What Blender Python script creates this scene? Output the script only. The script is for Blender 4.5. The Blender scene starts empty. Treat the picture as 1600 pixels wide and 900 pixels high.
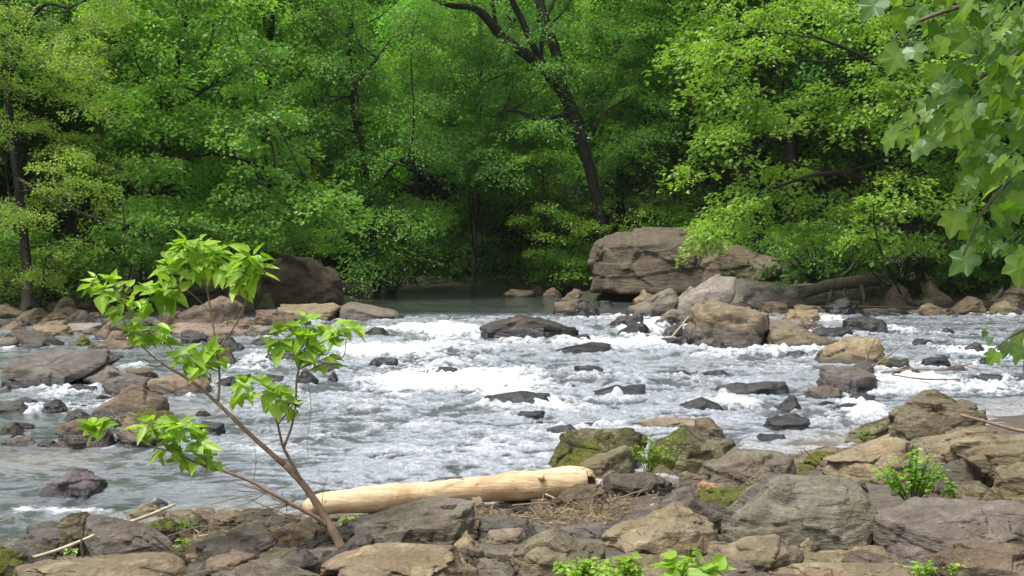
import bpy, bmesh, math, random
import numpy as np
from mathutils import Vector

R = math.radians
S = bpy.context.scene
COL = S.collection

# ------------------------------------------------------------------ camera
F = 1931.0
CAMZ = 2.4
TILT = math.atan(50.0 / F)
cd = bpy.data.cameras.new('camera')
cam = bpy.data.objects.new('camera', cd)
COL.objects.link(cam)
cam.location = (0, 0, CAMZ)
cam.rotation_euler = (R(90) - TILT, 0, 0)
cd.sensor_width = 36
cd.lens = F / 1600 * 36
cd.clip_end = 1000
cd.clip_start = 0.05
S.camera = cam

# ------------------------------------------------------------------ sky, sun, exposure
SUN_EL, SUN_AZ = 67.0, -122.0          # azimuth measured from +Y towards +X
w = bpy.data.worlds.new('World')
S.world = w
w.use_nodes = True
nt = w.node_tree
bg = nt.nodes['Background']
sky = nt.nodes.new('ShaderNodeTexSky')
sky.sky_type = 'NISHITA'
sky.sun_disc = False
sky.sun_elevation = R(SUN_EL)
sky.sun_rotation = R(SUN_AZ)
sky.air_density = 1.3
sky.dust_density = 4.0
sky.ozone_density = 1.0
hs = nt.nodes.new('ShaderNodeHueSaturation')
hs.inputs['Saturation'].default_value = 0.42
nt.links.new(sky.outputs[0], hs.inputs['Color'])
nt.links.new(hs.outputs[0], bg.inputs['Color'])
bg.inputs['Strength'].default_value = 0.15
sd = bpy.data.lights.new('sun', 'SUN')
sd.energy = 2.8
sd.angle = R(13)
sd.color = (1.0, 0.97, 0.91)
sun = bpy.data.objects.new('sun', sd)
COL.objects.link(sun)
sv = Vector((math.sin(R(SUN_AZ)) * math.cos(R(SUN_EL)), math.cos(R(SUN_AZ)) * math.cos(R(SUN_EL)), math.sin(R(SUN_EL))))
sun.rotation_euler = sv.to_track_quat('Z', 'Y').to_euler()
sun.location = (0, 0, 40)
S.view_settings.view_transform = 'Standard'
S.view_settings.look = 'None'
S.view_settings.gamma = 1
S.view_settings.use_curve_mapping = False
S.view_settings.exposure = 0.72
S.render.engine = 'CYCLES'
cy = S.cycles
cy.max_bounces = 6
cy.diffuse_bounces = 3
cy.glossy_bounces = 3
cy.transmission_bounces = 4
cy.transparent_max_bounces = 4
cy.caustics_reflective = False
cy.caustics_refractive = False
cy.sample_clamp_indirect = 6
try:
    cy.use_denoising = True
    cy.denoiser = 'OPENIMAGEDENOISE'
except Exception:
    pass

# ------------------------------------------------------------------ numeric helpers
rng = np.random.default_rng(7)
rnd = random.Random(11)

def _h(ix, iy, iz, seed):
    n = (ix.astype(np.uint32) * np.uint32(374761393) + iy.astype(np.uint32) * np.uint32(668265263)
         + iz.astype(np.uint32) * np.uint32(2147483647 & 1274126177) + np.uint32((seed * 974634777) & 0xffffffff))
    n = (n ^ (n >> np.uint32(13))) * np.uint32(1274126177)
    n = (n ^ (n >> np.uint32(16))) * np.uint32(2246822519)
    n = n ^ (n >> np.uint32(15))
    return n.astype(np.float64) / 4294967295.0

def vnoise(p, seed=0):
    with np.errstate(over='ignore'):
        i = np.floor(p).astype(np.int64)
        f = p - i
        f = f * f * f * (f * (f * 6 - 15) + 10)
        r = 0
        for dx in (0, 1):
            wx = f[:, 0] if dx else 1 - f[:, 0]
            for dy in (0, 1):
                wy = f[:, 1] if dy else 1 - f[:, 1]
                for dz in (0, 1):
                    wz = f[:, 2] if dz else 1 - f[:, 2]
                    r = r + wx * wy * wz * _h(i[:, 0] + dx, i[:, 1] + dy, i[:, 2] + dz, seed)
        return r * 2 - 1

def fbm(p, oct=4, seed=0, gain=0.5, lac=2.07):
    a, r, n = 1.0, 0, 0
    q = p.copy()
    for k in range(oct):
        r = r + a * vnoise(q, seed + k * 17)
        n += a
        a *= gain
        q = q * lac + 3.17
    return r / n

def sstep(a, b, x):
    t = np.clip((x - a) / (b - a), 0, 1)
    return t * t * (3 - 2 * t)

def ray(px, py):
    x, u = (px - 800) / F, (450 - py) / F
    ct, st = math.cos(TILT), math.sin(TILT)
    return np.array([x, ct + u * st, -st + u * ct])

def at(px, py, Y):
    """the point at distance Y seen through that pixel of the photograph"""
    d = ray(px, py)
    k = Y / d[1]
    return np.array([d[0] * k, Y, CAMZ + d[2] * k])

# ------------------------------------------------------------------ terrain and water levels
def water_z(x, y):
    z = 0.60 * sstep(13, 45, y)
    z = z + 0.05 * (sstep(26.5, 27.3, y + 0.10 * x) - sstep(25, 31, y)) + 0.06 * (sstep(21.0, 21.6, y - 0.12 * x) - sstep(19.5, 25, y))
    z = z + 0.07 * (sstep(33.0, 34.0, y + 0.15 * x) - sstep(31, 38, y))
    return z

# outline of the river (world metres): beyond it the banks rise
RIVER = np.array([(-16, 9.8), (-3.9, 9.6), (-3.0, 10.9), (-1.6, 11.5), (0.4, 12.4), (1.8, 13.9), (3.2, 15.0), (4.6, 16.0),
                  (7.5, 18.5), (14, 22), (24, 26), (30, 33), (22, 38.0), (15.8, 41.0), (9.6, 44.5), (5.0, 47.5), (3.0, 50.0), (2.2, 54), (1.6, 58.0),
                  (-2.0, 59.5), (-9.0, 61.5), (-14, 60), (-9, 56), (-6.0, 50), (-6.8, 46), (-9, 43.5),
                  (-16.4, 39.5), (-24, 35), (-34, 28), (-30, 16)], float)

def river_sd(x, y):
    """distance to the river's edge, negative in the river"""
    n = len(RIVER)
    d = np.full(x.shape, 1e9)
    inside = np.zeros(x.shape, bool)
    for i in range(n):
        ax, ay = RIVER[i]
        bx, by = RIVER[(i + 1) % n]
        ex, ey = bx - ax, by - ay
        t = np.clip(((x - ax) * ex + (y - ay) * ey) / (ex * ex + ey * ey), 0, 1)
        d = np.minimum(d, np.hypot(x - ax - t * ex, y - ay - t * ey))
        c = ((ay > y) != (by > y)) & (x < (bx - ax) * (y - ay) / (by - ay + 1e-12) + ax)
        inside ^= c
    return np.where(inside, -d, d)

def terrain_z(x, y):
    x = np.asarray(x, float)
    y = np.asarray(y, float)
    sd_ = river_sd(x, y)
    P = np.stack([x, y, x * 0], -1)
    n1 = fbm(P * 0.22, 3, 5)
    n2 = fbm(P * 1.3, 3, 9)
    wz = water_z(x, y)
    near = sstep(26, 18, y)
    bed = wz - 0.10 - 0.45 * sstep(0, 3.0, -sd_) + 0.05 * n2
    bank_near = wz + 0.02 + 0.34 * sstep(0, 3.0, sd_) + 0.05 * n2 + 0.05 * sstep(0, 6, sd_) * n1
    s = np.maximum(sd_, 0)
    bank_far = wz + 0.25 * sstep(0, 0.8, s) + 0.55 * sstep(0.5, 4, s) + 0.42 * np.clip(s - 2.5, 0, 200) * sstep(2, 14, s) + n1 * 1.3 * sstep(2, 9, s) + 0.08 * n2
    bank_far = np.minimum(bank_far, 42 + n1 * 2)
    bank = near * bank_near + (1 - near) * bank_far
    t = sstep(-0.35, 0.35, sd_)
    return bed * (1 - t) + bank * t

def ground_at(x, y):
    a = np.array([x], float)
    b = np.array([y], float)
    return float(max(terrain_z(a, b)[0], water_z(a, b)[0] if river_sd(a, b)[0] < 0 else -9))

_YS = np.concatenate([np.arange(5, 20, 0.04), np.arange(20, 140, 0.15)])
def hit(px, py):
    """where the sight line through that pixel first meets water or ground"""
    d = ray(px, py)
    k = _YS / d[1]
    X = d[0] * k
    Z = CAMZ + d[2] * k
    g = terrain_z(X, _YS)
    wz = np.where(river_sd(X, _YS) < 0, water_z(X, _YS), -9)
    m = Z < np.maximum(g, wz)
    i = int(np.argmax(m)) if m.any() else len(_YS) - 1
    return np.array([X[i], _YS[i], max(g[i], wz[i])])

# ------------------------------------------------------------------ mesh helpers
def mesh_from(name, V, Fs, smooth=True, attrs=None, mats=None):
    """V (n,3); Fs list of (m,k) int arrays"""
    me = bpy.data.meshes.new(name)
    V = np.asarray(V, np.float32)
    me.vertices.add(len(V))
    me.vertices.foreach_set('co', V.ravel())
    nl = sum(f.size for f in Fs)
    nf = sum(len(f) for f in Fs)
    me.loops.add(nl)
    me.polygons.add(nf)
    me.loops.foreach_set('vertex_index', np.concatenate([f.ravel() for f in Fs]).astype(np.int32))
    starts, o = [], 0
    for f in Fs:
        starts.append(o + np.arange(len(f)) * f.shape[1])
        o += f.size
    me.polygons.foreach_set('loop_start', np.concatenate(starts).astype(np.int32))
    me.polygons.foreach_set('use_smooth', np.full(nf, smooth))
    for k, v in (attrs or {}).items():
        a = me.attributes.new(k, 'FLOAT', 'POINT')
        a.data.foreach_set('value', np.asarray(v, np.float32))
    me.update(calc_edges=True)
    for m in (mats or []):
        me.materials.append(m)
    return me

def link(name, me, parent=None, loc=(0, 0, 0)):
    o = bpy.data.objects.new(name, me)
    COL.objects.link(o)
    o.location = loc
    if parent is not None:
        o.parent = parent
    return o

def tag(o, label=None, cat=None, group=None, kind=None):
    if label: o['label'] = label
    if cat: o['category'] = cat
    if group: o['group'] = group
    if kind: o['kind'] = kind
    return o

def root(name, loc, label, cat, group=None):
    o = bpy.data.objects.new(name, None)
    o.empty_display_size = 0.2
    COL.objects.link(o)
    o.location = loc
    return tag(o, label, cat, group)

class Tubes:
    def __init__(s):
        s.V, s.Q, s.n = [], [], 0
    def add(s, pts, rad, sides=8, rough=0.0, seed=0, sub=4, cap=True):
        pts = np.asarray(pts, float)
        rad = np.asarray(rad, float)
        if len(rad) == 1 or rad.ndim == 0:
            rad = np.full(len(pts), float(rad))
        # Catmull-Rom subdivision
        if sub > 1 and len(pts) > 1:
            P = np.vstack([2 * pts[0] - pts[1], pts, 2 * pts[-1] - pts[-2]])
            o, orad = [], []
            for i in range(1, len(P) - 2):
                for k in range(sub):
                    t = k / sub
                    a, b, c, d = P[i - 1], P[i], P[i + 1], P[i + 2]
                    o.append(0.5 * ((2 * b) + (c - a) * t + (2 * a - 5 * b + 4 * c - d) * t * t + (3 * b - a - 3 * c + d) * t ** 3))
                    orad.append(rad[i - 1] * (1 - t) + rad[i] * t)
            o.append(pts[-1])
            orad.append(rad[-1])
            pts, rad = np.array(o), np.array(orad)
        T = np.gradient(pts, axis=0)
        T /= np.linalg.norm(T, axis=1)[:, None] + 1e-9
        up = np.array([0.13, 0.99, 0.07]) if abs(T[0][1]) < 0.9 else np.array([1.0, 0, 0])
        A = np.cross(T, up)
        A /= np.linalg.norm(A, axis=1)[:, None] + 1e-9
        B = np.cross(T, A)
        th = np.arange(sides) / sides * 2 * math.pi
        ring = A[:, None, :] * np.cos(th)[None, :, None] + B[:, None, :] * np.sin(th)[None, :, None]
        rr = np.repeat(rad[:, None], sides, 1)
        if rough:
            q = pts[:, None, :] * 1.0 + ring * rad[:, None, None]
            nn = fbm((q / (np.mean(rad) * 2.2)).reshape(-1, 3), 3, seed).reshape(len(pts), sides)
            rr = rr * (1 + rough * nn)
        V = (pts[:, None, :] + ring * rr[..., None]).reshape(-1, 3)
        m = len(pts)
        i = np.arange(m - 1)[:, None] * sides
        j = np.arange(sides)[None, :]
        j2 = (j + 1) % sides
        Q = np.stack([i + j, i + j2, i + sides + j2, i + sides + j], -1).reshape(-1, 4)
        s.V.append(V)
        s.Q.append(Q + s.n)
        s.n += len(V)
        if cap:
            for e, ringi in ((0, 0), (1, (m - 1) * sides)):
                c = pts[0] if e == 0 else pts[-1]
                s.V.append(c[None, :])
                idx = ringi + np.arange(sides)
                idx2 = ringi + (np.arange(sides) + 1) % sides
                ci = np.full(sides, len(V) + e)
                q = np.stack([ci, idx2, idx, idx], -1) if e == 0 else np.stack([ci, idx, idx2, idx2], -1)
                s.n += 1
                s.caps = getattr(s, 'caps', [])
                s.caps.append(q[:, :3] + (s.n - 1 - e - len(V)))
        return s
    def build(s, name, mat, parent=None, origin=(0, 0, 0)):
        V = np.concatenate(s.V) - np.asarray(origin)[None, :]
        Fs = [np.concatenate(s.Q)]
        if getattr(s, 'caps', None):
            Fs.append(np.concatenate(s.caps))
        return link(name, mesh_from(name, V, Fs, True, None, [mat]), parent, (0, 0, 0) if parent is not None else origin)

# ------------------------------------------------------------------ materials
def newmat(name):
    m = bpy.data.materials.new(name)
    m.use_nodes = True
    n = m.node_tree
    for x in list(n.nodes):
        n.nodes.remove(x)
    return m, n

class G:
    """small node-graph helper"""
    def __init__(s, name):
        s.m, s.t = newmat(name)
        s.out = s.n('ShaderNodeOutputMaterial')
    def n(s, typ, **kw):
        x = s.t.nodes.new(typ)
        for k, v in kw.items():
            setattr(x, k, v)
        return x
    def l(s, a, b):
        s.t.links.new(a, b)
    def noise(s, vec, scale, detail=6, rough=0.6, dist=0.0):
        x = s.n('ShaderNodeTexNoise')
        x.inputs['Scale'].default_value = scale
        x.inputs['Detail'].default_value = detail
        x.inputs['Roughness'].default_value = rough
        x.inputs['Distortion'].default_value = dist
        if vec is not None: s.l(vec, x.inputs['Vector'])
        return x.outputs['Fac']
    def ramp(s, fac, stops, interp='LINEAR'):
        x = s.n('ShaderNodeValToRGB')
        x.color_ramp.interpolation = interp
        e = x.color_ramp.elements
        while len(e) < len(stops): e.new(0.5)
        for el, (p, c) in zip(e, stops):
            el.position = p
            el.color = (*c, 1) if isinstance(c, (tuple, list)) else (c, c, c, 1)
        s.l(fac, x.inputs[0])
        return x.outputs[0]
    def mix(s, fac, a, b, mode='MIX'):
        x = s.n('ShaderNodeMix', data_type='RGBA', blend_type=mode)
        for sock, v in ((x.inputs[0], fac), (x.inputs[6], a), (x.inputs[7], b)):
            if isinstance(v, (int, float)): sock.default_value = v
            elif isinstance(v, (tuple, list)): sock.default_value = (*v, 1)
            else: s.l(v, sock)
        return x.outputs[2]
    def math(s, op, a, b=0.0, clamp=False):
        x = s.n('ShaderNodeMath', operation=op)
        x.use_clamp = clamp
        for sock, v in ((x.inputs[0], a), (x.inputs[1], b)):
            if isinstance(v, (int, float)): sock.default_value = v
            else: s.l(v, sock)
        return x.outputs[0]
    def attr(s, name):
        return s.n('ShaderNodeAttribute', attribute_name=name).outputs['Fac']
    def bump(s, h, dist, strength=1.0, normal=None):
        x = s.n('ShaderNodeBump')
        x.inputs['Strength'].default_value = strength
        x.inputs['Distance'].default_value = dist
        s.l(h, x.inputs['Height'])
        if normal is not None: s.l(normal, x.inputs['Normal'])
        return x.outputs[0]

def rock_material():
    g = G('river_rock')
    tc = g.n('ShaderNodeTexCoord')
    oi = g.n('ShaderNodeObjectInfo')
    cx = g.n('ShaderNodeCombineXYZ')
    r100 = g.math('MULTIPLY', oi.outputs['Random'], 87.0)
    for k in range(3): g.l(r100, cx.inputs[k])
    add = g.n('ShaderNodeVectorMath', operation='ADD')
    g.l(tc.outputs['Object'], add.inputs[0])
    g.l(cx.outputs[0], add.inputs[1])
    v = add.outputs[0]
    mp = g.n('ShaderNodeMapping')
    mp.inputs['Rotation'].default_value = (R(12), R(-14), R(20))
    mp.inputs['Scale'].default_value = (1, 1, 5.5)
    g.l(v, mp.inputs['Vector'])
    lay = g.noise(mp.outputs[0], 1.6, 8, 0.65, 0.4)
    blot = g.noise(v, 2.6, 7, 0.62, 0.3)
    fine = g.noise(v, 26, 5, 0.7)
    mid = g.noise(v, 8, 6, 0.65, 0.2)
    base = oi.outputs['Color']
    c = g.mix(g.ramp(blot, [(0.35, 0.0), (0.68, 1.0)]), g.mix(1.0, base, (0.50, 0.48, 0.48), 'MULTIPLY'), g.mix(1.0, base, (1.18, 1.15, 1.08), 'MULTIPLY'))
    c = g.mix(g.ramp(lay, [(0.38, 0.75), (0.5, 0.0), (0.62, 0.5)]), c, g.mix(1.0, base, (0.75, 0.60, 0.46), 'MULTIPLY'))
    # lichen and pale weathering
    c = g.mix(g.math('MULTIPLY', g.ramp(mid, [(0.54, 0.0), (0.66, 1.0)]), 0.55), c, g.mix(1.0, base, (1.55, 1.5, 1.38), 'MULTIPLY'))
    olive = g.noise(v, 1.9, 6, 0.6, 0.8)
    c = g.mix(g.math('MULTIPLY', g.ramp(olive, [(0.5, 0.0), (0.66, 1.0)]), g.attr('algae')), c, (0.105, 0.105, 0.040))
    c = g.mix(g.ramp(fine, [(0.36, 0.62), (0.5, 0.0)]), c, g.mix(1.0, base, (0.42, 0.38, 0.34), 'MULTIPLY'))
    crk = g.n('ShaderNodeTexVoronoi', feature='DISTANCE_TO_EDGE')
    crk.inputs['Scale'].default_value = 0.9
    wv = g.n('ShaderNodeVectorMath', operation='ADD')
    nv = g.n('ShaderNodeTexNoise')
    nv.inputs['Scale'].default_value = 2.2
    nv.inputs['Detail'].default_value = 5
    g.l(v, nv.inputs['Vector'])
    g.l(mp.outputs[0], wv.inputs[0])
    g.l(nv.outputs['Color'], wv.inputs[1])
    g.l(wv.outputs[0], crk.inputs['Vector'])
    crack = g.ramp(crk.outputs['Distance'], [(0.0, 0.0), (0.022, 1.0)])
    c = g.mix(g.math('MULTIPLY', g.math('SUBTRACT', 1.0, crack), 0.16), c, g.mix(1.0, base, (0.3, 0.26, 0.22), 'MULTIPLY'))
    wet = g.attr('wet')
    c = g.mix(wet, c, g.mix(1.0, c, (0.26, 0.25, 0.26), 'MULTIPLY'))
    moss = g.attr('moss')
    mn = g.noise(v, 13, 6, 0.7)
    mfac = g.ramp(g.math('ADD', moss, g.math('MULTIPLY', g.math('SUBTRACT', mn, 0.5), 1.1)), [(0.42, 0.0), (0.56, 1.0)])
    mcol = g.ramp(g.noise(v, 40, 4, 0.7), [(0.3, (0.035, 0.045, 0.008)), (0.7, (0.16, 0.17, 0.022))])
    c = g.mix(mfac, c, mcol)
    h = g.math('ADD', g.math('MULTIPLY', lay, 0.7), g.math('ADD', g.math('MULTIPLY', mid, 0.35), g.math('MULTIPLY', fine, 0.16)))
    h = g.math('ADD', h, g.math('MULTIPLY', crack, 0.05))
    h = g.math('ADD', h, g.math('MULTIPLY', mfac, g.math('MULTIPLY', mn, 0.5)))
    b = g.bump(h, 0.11, 1.0)
    p = g.n('ShaderNodeBsdfPrincipled')
    g.l(c, p.inputs['Base Color'])
    g.l(g.ramp(wet, [(0, 0.82), (1, 0.17)]), p.inputs['Roughness'])
    g.l(g.ramp(wet, [(0, 0.3), (1, 0.75)]), p.inputs['Specular IOR Level'])
    g.l(b, p.inputs['Normal'])
    g.l(p.outputs[0], g.out.inputs[0])
    return g.m

def leaf_material(name, dark, light, trans=0.45, gloss=0.42, tmul=(1.5, 1.9, 0.5)):
    g = G(name)
    t = g.attr('tint')
    oi = g.n('ShaderNodeObjectInfo')
    tt = g.math('ADD', t, g.math('MULTIPLY', g.math('SUBTRACT', oi.outputs['Random'], 0.5), 0.25))
    c = g.ramp(tt, [(0.0, dark), (1.0, light)])
    c = g.mix(1.0, c, oi.outputs['Color'], 'MULTIPLY')
    p = g.n('ShaderNodeBsdfPrincipled')
    g.l(c, p.inputs['Base Color'])
    p.inputs['Roughness'].default_value = gloss
    p.inputs['Specular IOR Level'].default_value = 0.35
    tr = g.n('ShaderNodeBsdfTranslucent')
    g.l(g.mix(1.0, c, tmul, 'MULTIPLY'), tr.inputs['Color'])
    mx = g.n('ShaderNodeMixShader')
    mx.inputs[0].default_value = trans
    g.l(p.outputs[0], mx.inputs[1])
    g.l(tr.outputs[0], mx.inputs[2])
    g.l(mx.outputs[0], g.out.inputs[0])
    return g.m

def wood_material(name, dark, light, stretch=(1, 1, 1), scale=6, bump=0.02, rough=0.85):
    g = G(name)
    tc = g.n('ShaderNodeTexCoord')
    mp = g.n('ShaderNodeMapping')
    mp.inputs['Scale'].default_value = stretch
    g.l(tc.outputs['Object'], mp.inputs['Vector'])
    a = g.noise(mp.outputs[0], scale, 8, 0.68, 0.5)
    b = g.noise(tc.outputs['Object'], scale * 0.35, 5, 0.6, 0.3)
    c = g.ramp(g.math('ADD', g.math('MULTIPLY', a, 0.6), g.math('MULTIPLY', b, 0.4)), [(0.34, dark), (0.62, light)])
    p = g.n('ShaderNodeBsdfPrincipled')
    g.l(c, p.inputs['Base Color'])
    p.inputs['Roughness'].default_value = rough
    p.inputs['Specular IOR Level'].default_value = 0.25
    g.l(g.bump(a, bump, 0.9), p.inputs['Normal'])
    g.l(p.outputs[0], g.out.inputs[0])
    return g.m

def log_material():
    g = G('peeled_log_wood')
    tc = g.n('ShaderNodeTexCoord')
    mp = g.n('ShaderNodeMapping')
    mp.inputs['Scale'].default_value = (0.7, 7, 7)
    g.l(tc.outputs['Object'], mp.inputs['Vector'])
    a = g.noise(mp.outputs[0], 3.0, 8, 0.7, 0.6)
    b = g.noise(tc.outputs['Object'], 2.0, 6, 0.65, 0.5)
    c = g.ramp(a, [(0.3, (0.34, 0.22, 0.11)), (0.45, (0.54, 0.385, 0.22)), (0.7, (0.68, 0.54, 0.35))])
    c = g.mix(g.ramp(b, [(0.46, 0.0), (0.66, 0.85)]), c, (0.34, 0.195, 0.09))
    ck = g.noise(mp.outputs[0], 9.0, 6, 0.7, 0.3)
    c = g.mix(g.ramp(ck, [(0.60, 0.0), (0.66, 0.7)]), c, (0.22, 0.13, 0.06))
    sp = g.noise(tc.outputs['Object'], 11, 4, 0.6)
    c = g.mix(g.ramp(sp, [(0.64, 0.0), (0.69, 0.8)]), c, (0.20, 0.115, 0.055))
    p = g.n('ShaderNodeBsdfPrincipled')
    g.l(c, p.inputs['Base Color'])
    p.inputs['Roughness'].default_value = 0.7
    g.l(g.bump(a, 0.02, 0.7), p.inputs['Normal'])
    g.l(p.outputs[0], g.out.inputs[0])
    return g.m

def ground_material():
    g = G('earth_and_litter')
    tc = g.n('ShaderNodeTexCoord')
    a = g.noise(tc.outputs['Object'], 1.4, 8, 0.65)
    b = g.noise(tc.outputs['Object'], 18, 6, 0.7)
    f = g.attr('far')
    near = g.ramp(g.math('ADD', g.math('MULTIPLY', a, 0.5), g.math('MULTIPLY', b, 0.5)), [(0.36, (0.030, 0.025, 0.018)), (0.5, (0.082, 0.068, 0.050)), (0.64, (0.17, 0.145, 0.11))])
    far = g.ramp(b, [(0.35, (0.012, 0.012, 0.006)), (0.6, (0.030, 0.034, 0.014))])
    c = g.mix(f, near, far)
    p = g.n('ShaderNodeBsdfPrincipled')
    g.l(c, p.inputs['Base Color'])
    p.inputs['Roughness'].default_value = 0.9
    g.l(g.bump(b, 0.03, 1.0), p.inputs['Normal'])
    g.l(p.outputs[0], g.out.inputs[0])
    return g.m

def water_material():
    g = G('river_water')
    tc = g.n('ShaderNodeTexCoord')
    mp = g.n('ShaderNodeMapping')
    mp.inputs['Scale'].default_value = (1.0, 0.72, 1.0)
    g.l(tc.outputs['Object'], mp.inputs['Vector'])
    v = mp.outputs[0]
    fo = g.attr('foam')
    ch = g.attr('chop')
    sh = g.attr('shallow')
    cr = g.attr('crest')
    n1 = g.noise(v, 4.0, 9, 0.72, 1.2)
    n2 = g.noise(v, 18.0, 7, 0.7, 0.6)
    nn = g.math('ADD', g.math('MULTIPLY', n1, 0.62), g.math('MULTIPLY', n2, 0.38))
    f = g.math('ADD', g.math('ADD', fo, g.math('MULTIPLY', g.math('SUBTRACT', cr, 0.5), 0.55)), g.math('MULTIPLY', g.math('SUBTRACT', nn, 0.5), 2.2))
    fac = g.ramp(f, [(0.36, 0.0), (0.86, 1.0)])
    deep = g.mix(g.ramp(g.noise(v, 0.8, 4, 0.5), [(0.4, 0.0), (0.6, 1.0)]), (0.020, 0.030, 0.024), (0.045, 0.056, 0.048))
    deep = g.mix(sh, deep, (0.16, 0.125, 0.060))
    ap = g.ramp(g.noise(v, 9.0, 6, 0.75, 0.6), [(0.36, 0.55), (0.56, 1.0)])
    sky_pale = g.mix(g.math('MULTIPLY', g.math('MULTIPLY', ch, ap), g.ramp(cr, [(0.24, 0.16), (0.60, 1.0)])), deep, (0.47, 0.50, 0.56))  # pale reflected sky painted into the base colour, stronger on crests
    c = g.mix(fac, sky_pale, (0.76, 0.79, 0.82))
    hb = g.math('ADD', g.math('MULTIPLY', g.noise(v, 3.2, 4, 0.55, 0.5), 0.8), g.math('MULTIPLY', g.noise(v, 16, 7, 0.7, 0.3), 0.55))
    hb = g.math('ADD', g.math('MULTIPLY', hb, g.math('ADD', g.math('MULTIPLY', ch, 0.95), 0.05)), g.math('MULTIPLY', fac, g.math('MULTIPLY', nn, 0.35)))
    p = g.n('ShaderNodeBsdfPrincipled')
    g.l(c, p.inputs['Base Color'])
    g.l(g.ramp(fac, [(0, 0.07), (1, 0.62)]), p.inputs['Roughness'])
    p.inputs['IOR'].default_value = 1.333
    g.l(g.bump(hb, 0.13, 1.0), p.inputs['Normal'])
    g.l(p.outputs[0], g.out.inputs[0])
    return g.m

M_ROCK = rock_material()
M_GROUND = ground_material()
M_WATER = water_material()
M_LOG = log_material()
M_BARK = wood_material('dark_bark', (0.010, 0.009, 0.008), (0.040, 0.034, 0.028), (1, 1, 0.25), 7, 0.06)
M_BARKG = wood_material('grey_brown_bark', (0.045, 0.038, 0.030), (0.15, 0.125, 0.098), (1, 1, 0.4), 14, 0.01)
M_SAPBARK = wood_material('sapling_bark', (0.11, 0.072, 0.045), (0.30, 0.205, 0.135), (1, 1, 0.3), 30, 0.004)
M_DRIFT = wood_material('pale_driftwood', (0.24, 0.18, 0.12), (0.55, 0.46, 0.34), (1, 4, 4), 10, 0.006)
M_TWIG = wood_material('brown_twig', (0.09, 0.06, 0.045), (0.24, 0.17, 0.12), (1, 1, 1), 16, 0.004)
M_LEAF = leaf_material('forest_leaves', (0.066, 0.140, 0.026), (0.200, 0.325, 0.066))
M_LEAFY = leaf_material('yellow_green_leaves', (0.120, 0.180, 0.032), (0.310, 0.390, 0.085))
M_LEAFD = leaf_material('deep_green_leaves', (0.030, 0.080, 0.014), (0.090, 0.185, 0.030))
M_LEAFS = leaf_material('broad_leaves', (0.085, 0.160, 0.026), (0.235, 0.345, 0.062), 0.42, 0.40)
M_SAPL = leaf_material('sapling_leaves', (0.160, 0.300, 0.025), (0.340, 0.500, 0.075), 0.45, 0.38, (1.4, 1.5, 0.4))
M_NEARL = leaf_material('near_branch_leaves', (0.055, 0.140, 0.030), (0.200, 0.320, 0.050), 0.48, 0.36, (1.5, 1.6, 0.35))
M_DRY = leaf_material('dry_grass', (0.12, 0.085, 0.045), (0.30, 0.225, 0.13), 0.2, 0.8, (1, 1, 1))
M_BLOOM = leaf_material('white_blossom', (0.55, 0.52, 0.50), (0.80, 0.78, 0.76), 0.3, 0.6, (1, 1, 1))

# ------------------------------------------------------------------ terrain mesh
def axis(breaks):
    out = []
    for a, b, s in breaks:
        out.append(np.arange(a, b, s))
    out.append([breaks[-1][1]])
    return np.concatenate(out)

xs = axis([(-170, -60, 5), (-60, -22, 1.2), (-22, -6, 0.35), (-6, 7, 0.13), (7, 24, 0.35), (24, 60, 1.2), (60, 170, 5)])
ys = axis([(-60, 0, 4), (0, 6, 0.6), (6, 17, 0.11), (17, 40, 0.4), (40, 66, 0.5), (66, 100, 1.5), (100, 240, 5)])
GX, GY = np.meshgrid(xs, ys)
GZ = terrain_z(GX.ravel(), GY.ravel()).reshape(GX.shape)
nx, ny = len(xs), len(ys)
idx = np.arange(nx * ny).reshape(ny, nx)
Q = np.stack([idx[:-1, :-1], idx[:-1, 1:], idx[1:, 1:], idx[1:, :-1]], -1).reshape(-1, 4)
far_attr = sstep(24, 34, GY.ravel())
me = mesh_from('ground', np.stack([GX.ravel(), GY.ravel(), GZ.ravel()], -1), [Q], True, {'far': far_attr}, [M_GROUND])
tag(link('ground', me), kind='structure')

# ------------------------------------------------------------------ rocks
ICO = {}
def ico(level):
    if level not in ICO:
        bm = bmesh.new()
        bmesh.ops.create_icosphere(bm, subdivisions=level, radius=1.0)
        V = np.array([v.co[:] for v in bm.verts])
        T = np.array([[v.index for v in f.verts] for f in bm.faces])
        bm.free()
        ICO[level] = (V, T)
    return ICO[level]

def hull2(P):
    P = sorted(map(tuple, P))
    def half(P):
        h = []
        for p in P:
            while len(h) > 1 and (h[-1][0] - h[-2][0]) * (p[1] - h[-2][1]) - (h[-1][1] - h[-2][1]) * (p[0] - h[-2][0]) <= 0:
                h.pop()
            h.append(p)
        return h
    a, b = half(P), half(P[::-1])
    return np.array(a[:-1] + b[:-1])

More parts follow.
